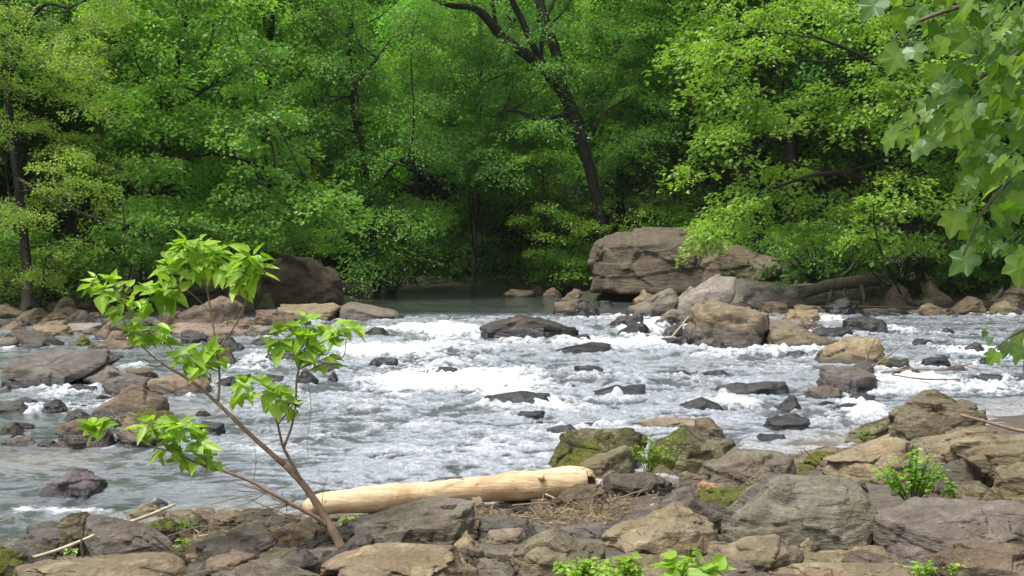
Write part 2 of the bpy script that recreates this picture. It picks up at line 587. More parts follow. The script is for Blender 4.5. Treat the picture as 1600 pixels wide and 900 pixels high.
def rock_mesh(poly, D, level, seed, sharp=18, rough=0.05, strata=0.5, chips=7, corners=6, tilt=None):
    """a rock whose outline in its own X-Z plane follows the convex polygon, half depth D"""
    rr = random.Random(seed)
    H = hull2(poly)
    while len(H) > corners:
        ar = [abs(np.cross(H[i] - H[i - 1], H[(i + 1) % len(H)] - H[i - 1])) for i in range(len(H))]
        H = np.delete(H, int(np.argmin(ar)), 0)
    c = (H.max(0) + H.min(0)) / 2
    H = H - c
    hx, hz = (H.max(0) - H.min(0)) / 2
    N, O = [], []
    n = len(H)
    for i in range(n):
        a, b = H[i], H[(i + 1) % n]
        e = b - a
        L = np.hypot(*e)
        if L < 0.04 * max(hx, hz): continue
        nn = np.array([e[1], -e[0]]) / L
        d = max(float(nn @ a), 0.02)
        for s in (-1, 1):
            A = math.radians(rr.uniform(3, 26) if nn[1] > -0.5 else 3)
            N.append((nn[0] * math.cos(A), s * math.sin(A), nn[1] * math.cos(A)))
            O.append(d * math.cos(A) * rr.uniform(1.0, 1.03))
    ext = np.array([hx, D, hz])
    def cut(v, lo, hi, keep=0.97):
        v = np.array(v, float)
        v /= np.linalg.norm(v)
        hs_ = float((H @ np.array([v[0], v[2]])).max())
        sup = hs_ + abs(v[1]) * D
        N.append(tuple(v))
        O.append(max(rr.uniform(lo, hi) * sup, keep * hs_, 0.02))
    nsil = len(N)
    def block(deep, keep):
        del N[nsil:], O[nsil:]
        sg = rr.choice((-1, 1))
        for s in (-1, 1):
            cut((sg * rr.uniform(0.05, 0.35), s, rr.uniform(0.05, 0.35)), 0.72 - deep, 0.9 - deep, keep)
            cut((-sg * rr.uniform(0.4, 0.9), s, rr.uniform(0.0, 0.5)), 0.64 - deep, 0.8 - deep, keep)
            cut((sg * rr.uniform(0.5, 1.1), s, rr.uniform(0.1, 0.6)), 0.68 - deep, 0.86 - deep, keep)
            cut((rr.uniform(-0.3, 0.3), s * rr.uniform(0.5, 1.0), 1.0 * max(0.5, hx / hz * 0.5)), 0.62 - deep * 0.6, 0.82 - deep, keep)
        for k in range(chips - 3):
            cut((rr.gauss(0, 1), rr.gauss(0, 1), abs(rr.gauss(0, 0.8))), 0.72 - deep, 0.9 - deep, min(keep, 0.92))
        q = np.clip(dirs @ np.array(N).T / np.array(O)[None, :], 0, None)
        sh = sharp * 4.5
        return (q ** sh).sum(1) ** (-1.0 / sh)
    U, T = ico(level)
    dirs = U * ext[None, :]
    dirs /= np.linalg.norm(dirs, axis=1)[:, None]
    r = block(0.06, 0.96)
    r = np.maximum(r, block(0.16, 0.60))
    r = np.maximum(r, block(0.22, 0.50))
    V = dirs * r[:, None]
    size = float((ext[0] * ext[1] * ext[2]) ** (1 / 3))
    # bedding: tilted layers that step in and out
    t = tilt if tilt is not None else rr.uniform(-22, 22)
    bd = np.array([math.sin(R(t)), rr.uniform(-0.25, 0.25), math.cos(R(t))])
    bd /= np.linalg.norm(bd)
    P = V / size
    warp = fbm(P * 0.6 + seed, 2, seed) * 0.5 + 0.06 * fbm(P * 5 + seed, 2, seed)
    s_ = (P @ bd) * (2.6 + rr.random() * 1.6) + warp * 0.8
    layer = np.floor(s_)
    fr = s_ - layer
    lh = _h(layer.astype(np.int64), layer.astype(np.int64) * 0 + seed, layer.astype(np.int64) * 0 + 3, seed)
    lh2 = _h(layer.astype(np.int64) + 1, layer.astype(np.int64) * 0 + seed, layer.astype(np.int64) * 0 + 3, seed)
    prof = lh * (1 - sstep(0.80, 0.98, fr)) + lh2 * sstep(0.80, 0.98, fr) - 0.5 - 0.12 * np.exp(-((fr - 0.86) / 0.06) ** 2)
    side = 1 - np.abs((V / np.linalg.norm(V, axis=1)[:, None]) @ bd) ** 2
    disp = strata * 0.13 * prof * side
    disp = disp + rough * 0.7 * fbm(P * 0.9 + 7.7, 3, seed + 5) + rough * 0.7 * fbm(P * 3.2 + 1.3, 4, seed + 9)
    # broken facets: cells of the surface tilt and step against each other
    gg = np.random.default_rng(seed)
    for (nc, amp, stp) in ((14, 0.26, 0.75), (70, 0.20, 0.30)):
        Sx = (gg.random((nc, 3)) * 2 - 1) * ext[None, :] / size
        Pw = P + 0.07 * np.stack([fbm(P * 3.5 + k * 5.1, 2, seed + 40 + k) for k in range(3)], -1)
        d2 = ((Pw[:, None, :] - Sx[None, :, :]) ** 2 @ np.array([1, 1, 1.8]))
        ci = np.argmin(d2, 1)
        gr = gg.normal(0, 1, (nc, 3))
        off = gg.uniform(-1, 1, nc)
        rel = P - Sx[ci]
        disp = disp + rough * 14 * amp * (np.clip((gr[ci] * rel).sum(1), -0.8, 0.8) * 0.45 + stp * 0.25 * off[ci])
    V = V * (1 + disp * np.clip(size / (r * 0.9), 0.35, 1.2))[:, None]
    return V, T, c

def tri_normals(V, T):
    n = np.cross(V[T[:, 1]] - V[T[:, 0]], V[T[:, 2]] - V[T[:, 0]])
    N = np.zeros_like(V)
    for k in range(3):
        np.add.at(N, T[:, k], n)
    return N / (np.linalg.norm(N, axis=1)[:, None] + 1e-12)

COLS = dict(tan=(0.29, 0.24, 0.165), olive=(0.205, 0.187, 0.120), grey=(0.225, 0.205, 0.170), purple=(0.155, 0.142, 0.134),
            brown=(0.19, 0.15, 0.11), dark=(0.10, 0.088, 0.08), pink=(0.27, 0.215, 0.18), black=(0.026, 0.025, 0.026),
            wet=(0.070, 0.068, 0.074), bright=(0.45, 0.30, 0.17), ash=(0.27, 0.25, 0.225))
WATER_ROCKS = []      # x, y, half width, half depth, strength
ROCKS = []
_seed = [100]

def rock(label, shape, col='grey', wet=0.12, moss=0.0, depth=0.8, sharp=18, strata=0.6, rough=0.066, group=None, name='rock',
         algae=0.3, foam=1.0, base=None, Y=None, level=None, sink=0.25, tilt=None, seed=None, corners=6):
    _seed[0] += 1
    seed = seed or _seed[0]
    rr = random.Random(seed * 3 + 1)
    if len(shape) == 4 and not hasattr(shape[0], '__len__'):
        x0, x1, y0, y1 = shape
        W_, H_ = x1 - x0, y1 - y0
        kind = rr.choice('abcd')
        u = rr.uniform
        form = dict(a=[(0, .1), (u(.02, .1), u(.3, .6)), (u(.2, .4), u(.75, .95)), (u(.6, .8), 1), (u(.92, .98), u(.7, .9)), (1, .15)],      # blunt right end
                    b=[(0, .1), (u(.25, .4), u(.85, 1)), (u(.42, .6), 1), (u(.75, .85), u(.5, .65)), (1, .1)],                                # ridge sloping right
                    c=[(0, .15), (u(.03, .1), u(.8, 1)), (u(.7, .85), u(.85, 1)), (1, u(.3, .5)), (1, .1)],                                  # flat block
                    d=[(0, .1), (u(.1, .2), u(.35, .5)), (u(.45, .55), 1), (u(.62, .75), u(.85, .98)), (u(.9, .97), u(.35, .6)), (1, .1)])[kind]
        if rr.random() < 0.5: form = [(1 - p, q) for p, q in form]
        shape = [(x0 + W_ * p, y1 - H_ * q) for p, q in form] + [(x0 + W_ * 0.8, y1), (x0 + W_ * 0.2, y1)]
    P = np.array(shape, float)
    yb = base if base is not None else P[:, 1].max()
    xc = (P[:, 0].min() + P[:, 0].max()) / 2
    if Y is None:
        Yf = hit(xc, yb)[1]
    else:
        Yf = Y
    Wm = (P[:, 0].max() - P[:, 0].min()) / F * Yf
    Hm = (P[:, 1].max() - P[:, 1].min()) / F * Yf
    D = min(0.5 * Wm * depth, max(1.6 * Hm + 0.1, 0.3 * Wm))
    Ym = Yf + 0.72 * D
    pts = np.array([at(px, py, Ym) for px, py in P])[:, [0, 2]]
    top, bot = pts[:, 1].max(), pts[:, 1].min()
    low = pts[:, 1] < bot + 0.35 * (top - bot)
    pts[low, 1] -= sink * (top - bot)
    wpx = P[:, 0].max() - P[:, 0].min()
    lv = level or (6 if wpx > 150 else 5 if wpx > 45 else 4)
    V, T, c = rock_mesh(pts, D, lv, seed, sharp, rough, strata, tilt=tilt, corners=corners)
    org = np.array([c[0], Ym, c[1]])
    N = tri_normals(V, T)
    Wp = V + org
    wz = water_z(Wp[:, 0], Wp[:, 1]) if yb < 960 else 0
    h = Wp[:, 2] - wz
    nz = fbm(Wp * 3.0, 3, seed)
    inw = river_sd(np.array([org[0]]), np.array([Yf]))[0] < 0.15
    Ht = max(top - float(np.mean(wz)), 0.05)
    wetv = (1 - sstep(wet * Ht * 0.7 + 0.02, wet * Ht * 1.3 + 0.06, h + 0.09 * Ht * nz)) if wet > 0 else 0 * h
    if not inw: wetv = wetv * 0
    elif wet > 0: wetv = np.maximum(wetv, 1 - sstep(0.05, 0.11 + 0.10 * Ht, h + 0.06 * nz))
    mn = fbm(Wp * 1.6 + 4, 3, seed + 3)
    mossv = np.clip(moss * (0.25 + 0.85 * np.clip(N[:, 2] * 0.7 + 0.3, 0, 1)) + mn * 0.95 * min(1, moss * 2.5), 0, 1) if moss > 0 else 0 * h
    if moss > 0: V = V + N * (np.clip(mossv - 0.4, 0, 0.3) * 0.06 * (1 + fbm(Wp * 14, 2, seed)))[:, None]
    me = mesh_from(name, V, [T], True, {'wet': wetv, 'moss': mossv, 'algae': np.full(len(V), algae)}, [M_ROCK])
    o = link(name, me, None, tuple(org))
    k = rr.uniform(0.9, 1.1) * 0.87
    cc = COLS[col] if isinstance(col, str) else col
    o.color = (cc[0] * k, cc[1] * k * rr.uniform(0.98, 1.02), cc[2] * k * rr.uniform(0.95, 1.05), 1)
    tag(o, label, 'rock' if name != 'boulder' else 'boulder', group)
    ROCKS.append((org[0], Ym, Wm / 2, D))
    if inw and foam > 0:
        WATER_ROCKS.append((org[0], Ym, Wm / 2, D, foam))
    return o

GL, GM, GR, GN, GF = 'rocks along the left bank', 'rocks standing in the rapids', 'rocks along the right bank', 'rocks on the near bank', 'rocks in the left channel'

# --- left bank, far to near
rock('big pale brown boulder under the trees at the left end of the dark pool', [(400, 476), (412, 425), (432, 404), (462, 396), (492, 402), (516, 418), (534, 442), (544, 466), (540, 478)], 'brown', 0.05, depth=0.9, group=GL, name='boulder', algae=0.15, strata=0.35, foam=0)
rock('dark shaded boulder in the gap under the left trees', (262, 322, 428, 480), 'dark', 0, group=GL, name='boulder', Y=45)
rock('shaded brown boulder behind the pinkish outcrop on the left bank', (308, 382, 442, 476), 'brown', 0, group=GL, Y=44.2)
rock('brown rock at the edge of the shrubs, left of the outcrop', (78, 126, 464, 494), 'brown', 0, group=GL)
rock('dark brown slab at the left edge of the photo below the shrubs', (-25, 42, 477, 500), 'brown', 0.1, depth=0.9, group=GL)
rock('greenish slab lying below the shrubs on the far left bank', (20, 92, 480, 502), 'olive', 0, depth=0.9, group=GL)
rock('low dark ledge under the brown slab on the far left', (-20, 48, 496, 512), 'dark', 0.1, group=GL)
rock('grey sloping slab between the shrubs and the big sapling leaves', (90, 162, 486, 508), 'grey', 0, moss=0.1, group=GL)
rock('thin grey ledge stacked under the sloping slab on the left bank', (98, 160, 503, 519), 'ash', 0, group=GL)
rock('tan flat rock right of the pale driftwood', (52, 114, 507, 526), 'tan', 0, group=GL)
rock('long dark wet rock below the pale driftwood on the left', [(5, 530), (10, 517), (28, 512), (70, 518), (110, 535), (106, 541), (20, 543)], 'dark', 0.3, group=GL)
rock('grey blocky rock at the left edge under the driftwood', (-18, 48, 521, 545), 'grey', 0.3, group=GL)
rock('dark brown rock behind the leftmost sapling leaves', (146, 202, 500, 532), 'brown', 0.1, group=GL)
rock('small tan rock under the dark brown one behind the sapling leaves', (158, 202, 517, 537), 'tan', 0.1, group=GL)
rock('small bright mossy stone in the left shallows', (112, 146, 527, 542), 'olive', 0.1, moss=0.75, group=GL)
rock('dark mossy flat stone beside the small bright mossy one', (133, 186, 533, 549), 'olive', 0.3, moss=0.4, group=GL)
rock('pinkish rock at the left shoulder of the outcrop', (246, 288, 484, 508), 'pink', 0, group=GL)
rock('large pinkish sloping slab on top of the left outcrop', [(262, 508), (272, 490), (305, 474), (345, 461), (372, 468), (385, 486), (376, 510)], 'pink', 0, depth=0.8, group=GL, name='boulder', tilt=12)
rock('pale rock crowning the outcrop just left of the brown boulder', (345, 402, 455, 486), 'tan', 0, group=GL)
rock('small round tan stone at the foot of the big pale brown boulder', (398, 434, 460, 484), 'olive', 0, group=GL)
rock('long pale tan ledge at the waterline of the left outcrop', [(256, 526), (262, 508), (300, 502), (350, 506), (392, 514), (390, 526), (300, 529)], 'pink', 0.15, depth=0.7, group=GL)
rock('brown rock between the pale ledge and the dark brown bank rock', (352, 404, 497, 525), 'brown', 0.1, group=GL)
rock('dark wet rock in the gap below the pale left ledge', (282, 332, 514, 537), 'dark', 0.5, group=GL)
rock('dark brown rock stepping down to the water right of the outcrop', (398, 462, 481, 520), 'brown', 0.25, group=GL, depth=0.9)
rock('tan ledge lying in front of the big pale brown boulder', [(430, 498), (436, 474), (470, 470), (520, 472), (536, 484), (530, 502), (470, 503)], 'tan', 0.1, depth=0.9, group=GL)
rock('long dark grey slab pointing into the dark pool', [(526, 496), (528, 478), (548, 471), (575, 474), (618, 484), (650, 493), (646, 500), (560, 503)], 'grey', 0.25, depth=0.6, group=GL, sharp=24, rough=0.03)
rock('black wet rock where the left outcrop meets the white water', (344, 380, 526, 552), 'black', 0.9, group=GL)
rock('mossy dark rock behind the upright sapling stem', (318, 376, 546, 575), 'olive', 0.3, moss=0.5, group=GF)
rock('small black rock in the spill right of the left outcrop', (392, 430, 527, 543), 'black', 0.9, group=GF)
# --- left channel
rock('big flat topped brown block lying tilted in the left channel', [(8, 604), (9, 578), (22, 556), (50, 549), (133, 545), (170, 546), (182, 562), (160, 584), (105, 600), (18, 608)], 'purple', 0.22, depth=0.75, group=GF, name='boulder', sharp=26, rough=0.028, strata=0.25, algae=0.1)
rock('grey rock leaning on the right end of the big brown block', [(122, 604), (145, 579), (165, 572), (186, 580), (201, 584), (198, 598), (160, 608)], 'grey', 0.35, group=GF)
rock('brown slab under the sapling leaves, left of the tan one', [(158, 618), (165, 596), (195, 586), (235, 590), (244, 606), (240, 620)], 'purple', 0.2, group=GF)
rock('sunlit tan slab crossing behind the sapling fork', [(228, 616), (236, 592), (262, 583), (312, 582), (330, 596), (330, 612), (298, 621), (250, 621)], 'tan', 0.3, group=GF, depth=0.7)
rock('black flat rock right of the sunlit tan slab', [(328, 606), (345, 592), (388, 584), (392, 592), (372, 607)], 'black', 0.9, group=GF)
rock('large dark brown rock with a mossy top behind the low sapling leaves', [(140, 668), (150, 640), (172, 618), (205, 605), (244, 606), (258, 622), (256, 648), (215, 662)], 'brown', 0.35, moss=0.3, group=GF, name='boulder', depth=0.8)
rock('mossy ledge below the large dark brown rock', [(186, 662), (194, 645), (235, 641), (272, 652), (290, 668), (250, 674), (192, 674)], 'olive', 0.2, moss=0.5, group=GF, depth=0.7)
rock('grey tan slab below the mossy ledge in the left channel', [(176, 690), (184, 668), (215, 664), (252, 672), (262, 686), (240, 697), (186, 698)], 'grey', 0.3, group=GF)
rock('round dark rock with a mossy rim left of the low sapling leaves', [(100, 692), (98, 662), (112, 648), (145, 650), (172, 668), (194, 690), (188, 701), (112, 701)], 'brown', 0.45, moss=0.25, group=GF, depth=0.9)
rock('black wet rock right of the mossy ledge', (306, 352, 657, 682), 'black', 0.9, group=GF)
rock('flat dark rock at the left edge above the mossy pebble', (-20, 48, 627, 648), 'dark', 0.5, group=GF)
rock('thin dark rock just above the flat one at the left edge', (12, 72, 620, 635), 'dark', 0.5, group=GF)
rock('grey wedge in the little rapid of the left channel', (62, 112, 622, 648), 'wet', 0.6, group=GF)
rock('dark pointed stone near the left channel wedge', (104, 152, 600, 616), 'black', 0.9, group=GF)
rock('small dark rock with bright moss at the far left', (-5, 42, 659, 683), 'dark', 0.5, moss=0.45, group=GF)
rock('flat grey stone at the left edge under the mossy one', (2, 66, 681, 700), 'grey', 0.5, group=GF)
rock('little dark stone beside the flat grey one on the left', (58, 98, 686, 700), 'dark', 0.7, group=GF)
rock('small dark stone left under the big brown block', (12, 60, 596, 612), 'black', 0.9, group=GF)
rock('purple grey boulder alone in the near left water', [(64, 775), (74, 758), (96, 737), (114, 730), (142, 738), (160, 754), (169, 775), (120, 779)], (0.15, 0.135, 0.145), 0.3, moss=0.12, group=GF, name='boulder', depth=0.9, algae=0.0)
rock('low dark rock beside the leaves where the white water starts', (412, 470, 553, 568), 'black', 0.9, group=GM)
# --- middle rapids
rock('large black wet boulder in the middle of the rapids', [(752, 530), (756, 510), (778, 496), (812, 489), (850, 492), (885, 503), (903, 514), (893, 522), (850, 532), (780, 534)], (0.075, 0.06, 0.05), 0.55, depth=0.6, group=GM, name='boulder', rough=0.06)
rock('brown topped round rock at the outlet of the pool', (864, 908, 467, 494), 'brown', 0.5, group=GM)
rock('dark rock touching the round one at the pool outlet', (886, 942, 471, 499), 'wet', 0.7, group=GM)
rock('tiny black rock in the shadow of the big layered boulder', (934, 958, 469, 480), 'black', 0.9, group=GM)
rock('flat black rock right of the large black boulder', (866, 940, 522, 539), 'black', 0.9, group=GM, depth=0.6)
rock('wide wet grey hump awash below the large black boulder', (856, 960, 534, 556), 'wet', 1.0, group=GM, rough=0.03, foam=0.5)
rock('dark brown rock left of the tan bank boulders', (952, 1008, 492, 514), 'dark', 0.5, group=GM)
rock('flat black rock tilted below the dark brown one', (958, 1022, 506, 526), 'black', 0.9, group=GM)
rock('dark rock with a bright right corner in mid stream', (896, 950, 569, 588), 'black', 0.9, group=GM)
rock('sloping grey slab awash beside the black angular block', [(905, 622), (925, 612), (960, 602), (985, 606), (980, 624)], 'wet', 1.0, group=GM, rough=0.03)
rock('black angular block sticking out of the white water', [(968, 624), (976, 604), (985, 600), (1008, 601), (1009, 622), (990, 626)], 'black', 0.9, group=GM, sharp=30, rough=0.03)
rock('tiny black stone left of the angular block', (888, 904, 601, 613), 'black', 0.9, group=GM)
rock('long black rock with a flat top left of centre stream', [(752, 632), (764, 619), (800, 613), (856, 614), (862, 624), (859, 636), (765, 637)], 'black', 0.9, group=GM, depth=0.6)
rock('small black slab below the long black rock', [(799, 657), (814, 643), (850, 642), (852, 654), (835, 659)], 'black', 0.9, group=GM, sharp=30)
rock('tiny black stone beside the small black slab', (838, 850, 658, 667), 'black', 0.9, group=GM)
rock('dark low rock in mid stream below the right boulders', (1048, 1090, 578, 590), 'black', 0.9, group=GM)
rock('wet rock under the foam right of the dark low one', (1090, 1136, 577, 590), 'wet', 1.0, group=GM)
rock('small black triangular stone below the tan bank boulder', (1078, 1100, 549, 560), 'black', 0.9, group=GM)
rock('long flat dark rock lying across the right rapids', [(1112, 616), (1120, 603), (1160, 597), (1228, 598), (1234, 610), (1200, 618)], 'wet', 0.9, group=GM, depth=0.5)
rock('shiny hump with white water running over it', (1056, 1132, 620, 645), 'wet', 1.0, group=GM, rough=0.035, foam=1.0)
rock('dark rock with a blunt right end in the right rapids', [(1180, 674), (1200, 656), (1240, 648), (1262, 652), (1265, 668), (1250, 676)], 'wet', 0.9, group=GM)
rock('black flat rock near the mossy outcrop in the right water', (1176, 1230, 676, 691), 'black', 0.9, group=GM)
rock('broken dark rock awash above the blunt one', (1212, 1256, 618, 645), 'wet', 1.0, group=GM)
rock('grey hump awash in the left half of the rapids', (640, 716, 573, 595), 'wet', 1.0, group=GM, rough=0.03, foam=0.6)
rock('small dark rock breaking the surface left of the hump', (576, 624, 559, 577), 'wet', 0.95, group=GM)
rock('smooth wet rock awash at the head of the rapids', (560, 612, 511, 526), 'wet', 1.0, group=GM, rough=0.03, foam=0.7)
rock('brown wet rock behind the right sapling leaves', (476, 542, 567, 583), 'dark', 0.5, group=GM)
rock('black rock cluster stone behind the sapling stem', (458, 502, 578, 604), 'black', 0.9, group=GM)
rock('small black stone right of the one behind the sapling stem', (508, 534, 582, 601), 'black', 0.9, group=GM)
rock('low black stone at the foot of the right sapling leaves', (404, 446, 584, 600), 'black', 0.9, group=GM)
rock('dark rock just reaching out of the water left of the mossy outcrop', [(836, 682), (858, 668), (890, 662), (906, 672), (900, 684)], 'wet', 0.5, group=GM, depth=0.6)
rock('small brown rock behind the mossy outcrop tip', (902, 944, 659, 674), 'dark', 0.5, group=GM)
# --- right bank
rock('huge layered boulder beneath the leaning tree', [(924, 456), (917, 425), (919, 394), (934, 371), (966, 361), (1040, 356), (1100, 363), (1140, 392), (1130, 450), (1085, 462)], (0.155, 0.132, 0.108), 0.0, depth=0.75, base=466, sink=0.0, group=GR, name='boulder', strata=0.5, algae=0.15, level=6, tilt=-8, rough=0.045, corners=10, sharp=6)
rock('layered brown boulder half hidden by hanging sycamore leaves', [(1035, 458), (1048, 392), (1100, 370), (1165, 386), (1214, 406), (1226, 440), (1205, 460)], (0.165, 0.138, 0.105), 0.0, depth=0.8, group=GR, name='boulder', strata=0.9, tilt=-6, Y=48.0)
rock('base rock coloured black as the shaded hollow under the huge layered boulder', (928, 1066, 436, 474), 'black', 0.5, group=GR, Y=49.5)  # black colour stands in for the shade of the undercut
rock('small tan rock peeping out left of the grey bank boulders', (985, 1030, 453, 480), 'tan', 0.3, group=GR)
rock('grey brown pointed boulder at the foot of the huge layered one', [(972, 498), (984, 480), (1010, 462), (1044, 450), (1058, 460), (1044, 486), (1016, 500)], 'grey', 0.25, group=GR, name='boulder', sharp=24)
rock('long tan boulder sloping up behind the angular one', [(1028, 498), (1046, 474), (1086, 448), (1115, 436), (1152, 432), (1140, 468), (1090, 494), (1050, 500)], 'ash', 0.2, group=GR, name='boulder', tilt=-25)
rock('broad grey topped boulder in front of the hidden layered one', [(1108, 482), (1124, 450), (1150, 435), (1200, 437), (1246, 447), (1232, 470), (1180, 484)], 'ash', 0.1, group=GR, name='boulder', strata=0.7)
rock('big tan angular boulder with a dark wet foot in the right bank', [(1064, 530), (1074, 492), (1090, 472), (1122, 470), (1166, 479), (1200, 495), (1208, 520), (1192, 540), (1140, 548), (1085, 543)], 'tan', 0.38, group=GR, name='boulder', sharp=22, tilt=10)
rock('dark wet rock at the left foot of the tan angular boulder', (1026, 1080, 506, 532), 'dark', 0.8, group=GR)
rock('grey rock awash left below the tan angular boulder', (1032, 1086, 526, 547), 'wet', 0.9, group=GR)
rock('black rock at the right foot of the tan angular boulder', (1098, 1140, 529, 552), 'black', 0.9, group=GR)
rock('low dark rock right of the angular boulder at the water', (1144, 1192, 534, 549), 'dark', 0.7, group=GR)
rock('flat olive tan rock right of the angular boulder', [(1182, 540), (1200, 514), (1232, 506), (1282, 519), (1308, 533), (1292, 545), (1210, 549)], 'olive', 0.25, group=GR, depth=0.8, algae=0.6)
rock('small tan lit rock behind the flat olive one', (1218, 1282, 482, 504), 'tan', 0.1, group=GR)
rock('brown broken rock between the tan lit and flat olive rocks', (1222, 1290, 494, 520), 'brown', 0.2, group=GR)
rock('low reddish rock where the root logs reach the boulders', (1180, 1232, 470, 492), 'brown', 0.1, group=GR)
rock('black low rock reaching right of the brown broken rock', (1262, 1334, 512, 529), 'black', 0.9, group=GR, depth=0.5)
rock('black pointed rock under the fallen root log', [(1280, 493), (1296, 474), (1322, 465), (1336, 478), (1334, 494)], 'black', 0.9, group=GR)
rock('wide dark rock in the right water with a pale highlight', [(1310, 518), (1320, 500), (1350, 493), (1380, 499), (1392, 515), (1350, 521)], 'wet', 0.8, group=GR)
rock('dark flat ledge at the foot of the right earth bank', (1346, 1426, 479, 495), 'dark', 0.6, group=GR)
rock('sunlit tan rock standing alone in the right channel', [(1268, 560), (1290, 540), (1328, 526), (1370, 528), (1388, 543), (1382, 558), (1340, 571), (1288, 573)], 'tan', 0.22, group=GR, name='boulder', depth=0.8)
rock('brown wedge rock below the sunlit tan one', [(1272, 612), (1270, 582), (1284, 570), (1340, 574), (1374, 589), (1370, 606), (1345, 620), (1290, 620)], 'purple', 0.4, group=GR, name='boulder', sharp=24)
rock('small brown stone against the left foot of the brown wedge', (1256, 1320, 602, 627), 'brown', 0.5, group=GR)
rock('black stone against the right foot of the brown wedge', (1326, 1370, 612, 632), 'black', 0.9, group=GR)
rock('dark stone squeezed between the tan rock and the wedge', (1330, 1372, 568, 592), 'dark', 0.7, group=GR)
rock('mossy black stone right of the sunlit tan rock', (1370, 1420, 560, 579), 'dark', 0.5, moss=0.35, group=GR)
rock('long black rock awash right of the brown wedge', (1386, 1450, 572, 593), 'black', 0.9, group=GR)
rock('small black rock in the fast water of the right channel', (1466, 1494, 511, 524), 'black', 0.9, group=GR)
rock('dark round rock between the right channel stones', (1424, 1456, 529, 543), 'black', 0.9, group=GR)
rock('dark grey rock left of the low sycamore leaves', (1494, 1554, 536, 556), 'wet', 0.9, group=GR)
rock('black upright stone under the low sycamore leaves', (1526, 1556, 558, 576), 'black', 0.9, group=GR)
rock('flat grey rock in the right channel near the photo edge', (1504, 1572, 582, 602), 'wet', 0.8, group=GR)
rock('dark rock cut by the right edge in the channel', (1576, 1622, 586, 604), 'wet', 0.8, group=GR)
rock('dark pointed stone among the sticks in the right channel', (1440, 1486, 556, 578), 'black', 0.9, group=GR)
rock('low wet stone below the sticks in the right channel', (1478, 1512, 570, 586), 'black', 0.9, group=GR)
rock('tan sloping rock on the right bank near the photo edge', [(1540, 495), (1550, 478), (1572, 469), (1592, 484), (1594, 496)], 'olive', 0.1, group=GR)
rock('shaded brown bank rock left of the tan sloping one', (1470, 1536, 462, 492), 'brown', 0.1, group=GR)
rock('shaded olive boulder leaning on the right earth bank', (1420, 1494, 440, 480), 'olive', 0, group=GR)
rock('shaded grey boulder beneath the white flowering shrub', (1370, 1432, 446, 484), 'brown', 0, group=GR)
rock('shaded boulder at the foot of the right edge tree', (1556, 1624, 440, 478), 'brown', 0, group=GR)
rock('low brown stone tucked under the right bank roots', (1436, 1478, 474, 494), 'tan', 0.1, group=GR)
for (lab, g4, c, wt) in [
    ('tan block wedged behind the flat olive rock', (1176, 1226, 496, 516), 'tan', 0.2), ('grey slab leaning on the right side of the tan angular boulder', (1188, 1262, 496, 528), 'ash', 0.2),
    ('low brown slab between the black pointed rock and the tan lit rock', (1240, 1300, 476, 492), 'brown', 0.2), ('small grey block above the long sloping tan boulder', (1060, 1098, 446, 466), 'ash', 0),
    ('brown stone caught behind the broad grey topped boulder', (1176, 1226, 458, 478), 'brown', 0), ('dark slab under the broad grey topped boulder', (1120, 1180, 472, 486), 'dark', 0.2),
    ('olive wedge on the right of the broad grey topped boulder', (1196, 1256, 452, 476), 'olive', 0.1), ('dark wet block right of the flat olive rock', (1292, 1330, 530, 548), 'dark', 0.8),
    ('brown stone under the left end of the fallen trunk', (1228, 1266, 464, 484), 'brown', 0.1), ('grey ledge left of the tan angular boulder', (1018, 1090, 482, 512), 'grey', 0.4),
    ('dark low ledge left of the sunlit tan rock', (1216, 1272, 548, 562), 'wet', 0.9), ('wet black block below the black stone of the wedge', (1300, 1346, 628, 644), 'black', 0.9)]:
    rock(lab, g4, c, wt, group=GR)
for (lab, g4, c, wt) in [
    ('grey flat rock left of the pinkish outcrop shoulder', (206, 256, 494, 514), 'grey', 0.1), ('olive slab in front of the dark brown rock behind the sapling leaves', (196, 262, 510, 530), 'olive', 0.1),
    ('brown flat slab above the right end of the big brown block', (150, 214, 530, 548), 'brown', 0.2), ('dark ledge left of the pale tan ledge', (210, 268, 522, 540), 'dark', 0.4),
    ('grey slab stepping down right of the pale ledge', (384, 436, 508, 530), 'grey', 0.4), ('tan slab below the brown rock at the shrub edge', (60, 120, 488, 506), 'tan', 0),
    ('brown stone between the black wet rock and the pale ledge', (322, 366, 518, 538), 'brown', 0.4), ('dark slab under the ledge in front of the big pale brown boulder', (440, 500, 496, 512), 'dark', 0.5),
    ('brown slab right of the grey leaning rock in the left channel', (196, 246, 574, 594), 'brown', 0.3), ('dark flat stone left of the large dark mossy topped rock', (96, 150, 640, 660), 'dark', 0.6)]:
    rock(lab, g4, c, wt, group=GL)
for i, (x0, x1, y0, y1, c) in enumerate([(788, 836, 452, 464, 'tan'), (820, 862, 446, 462, 'olive'), (846, 880, 448, 466, 'brown'), (872, 926, 452, 474, 'brown')]):
    rock(['pale flat stone at the far end of the pool', 'olive stone right of the pale one at the far end of the pool', 'brown stone below the bright bush by the pool',
          'reddish brown rock touching the left side of the huge layered boulder'][i], (x0, x1, y0, y1), c, 0.1, group=GR)
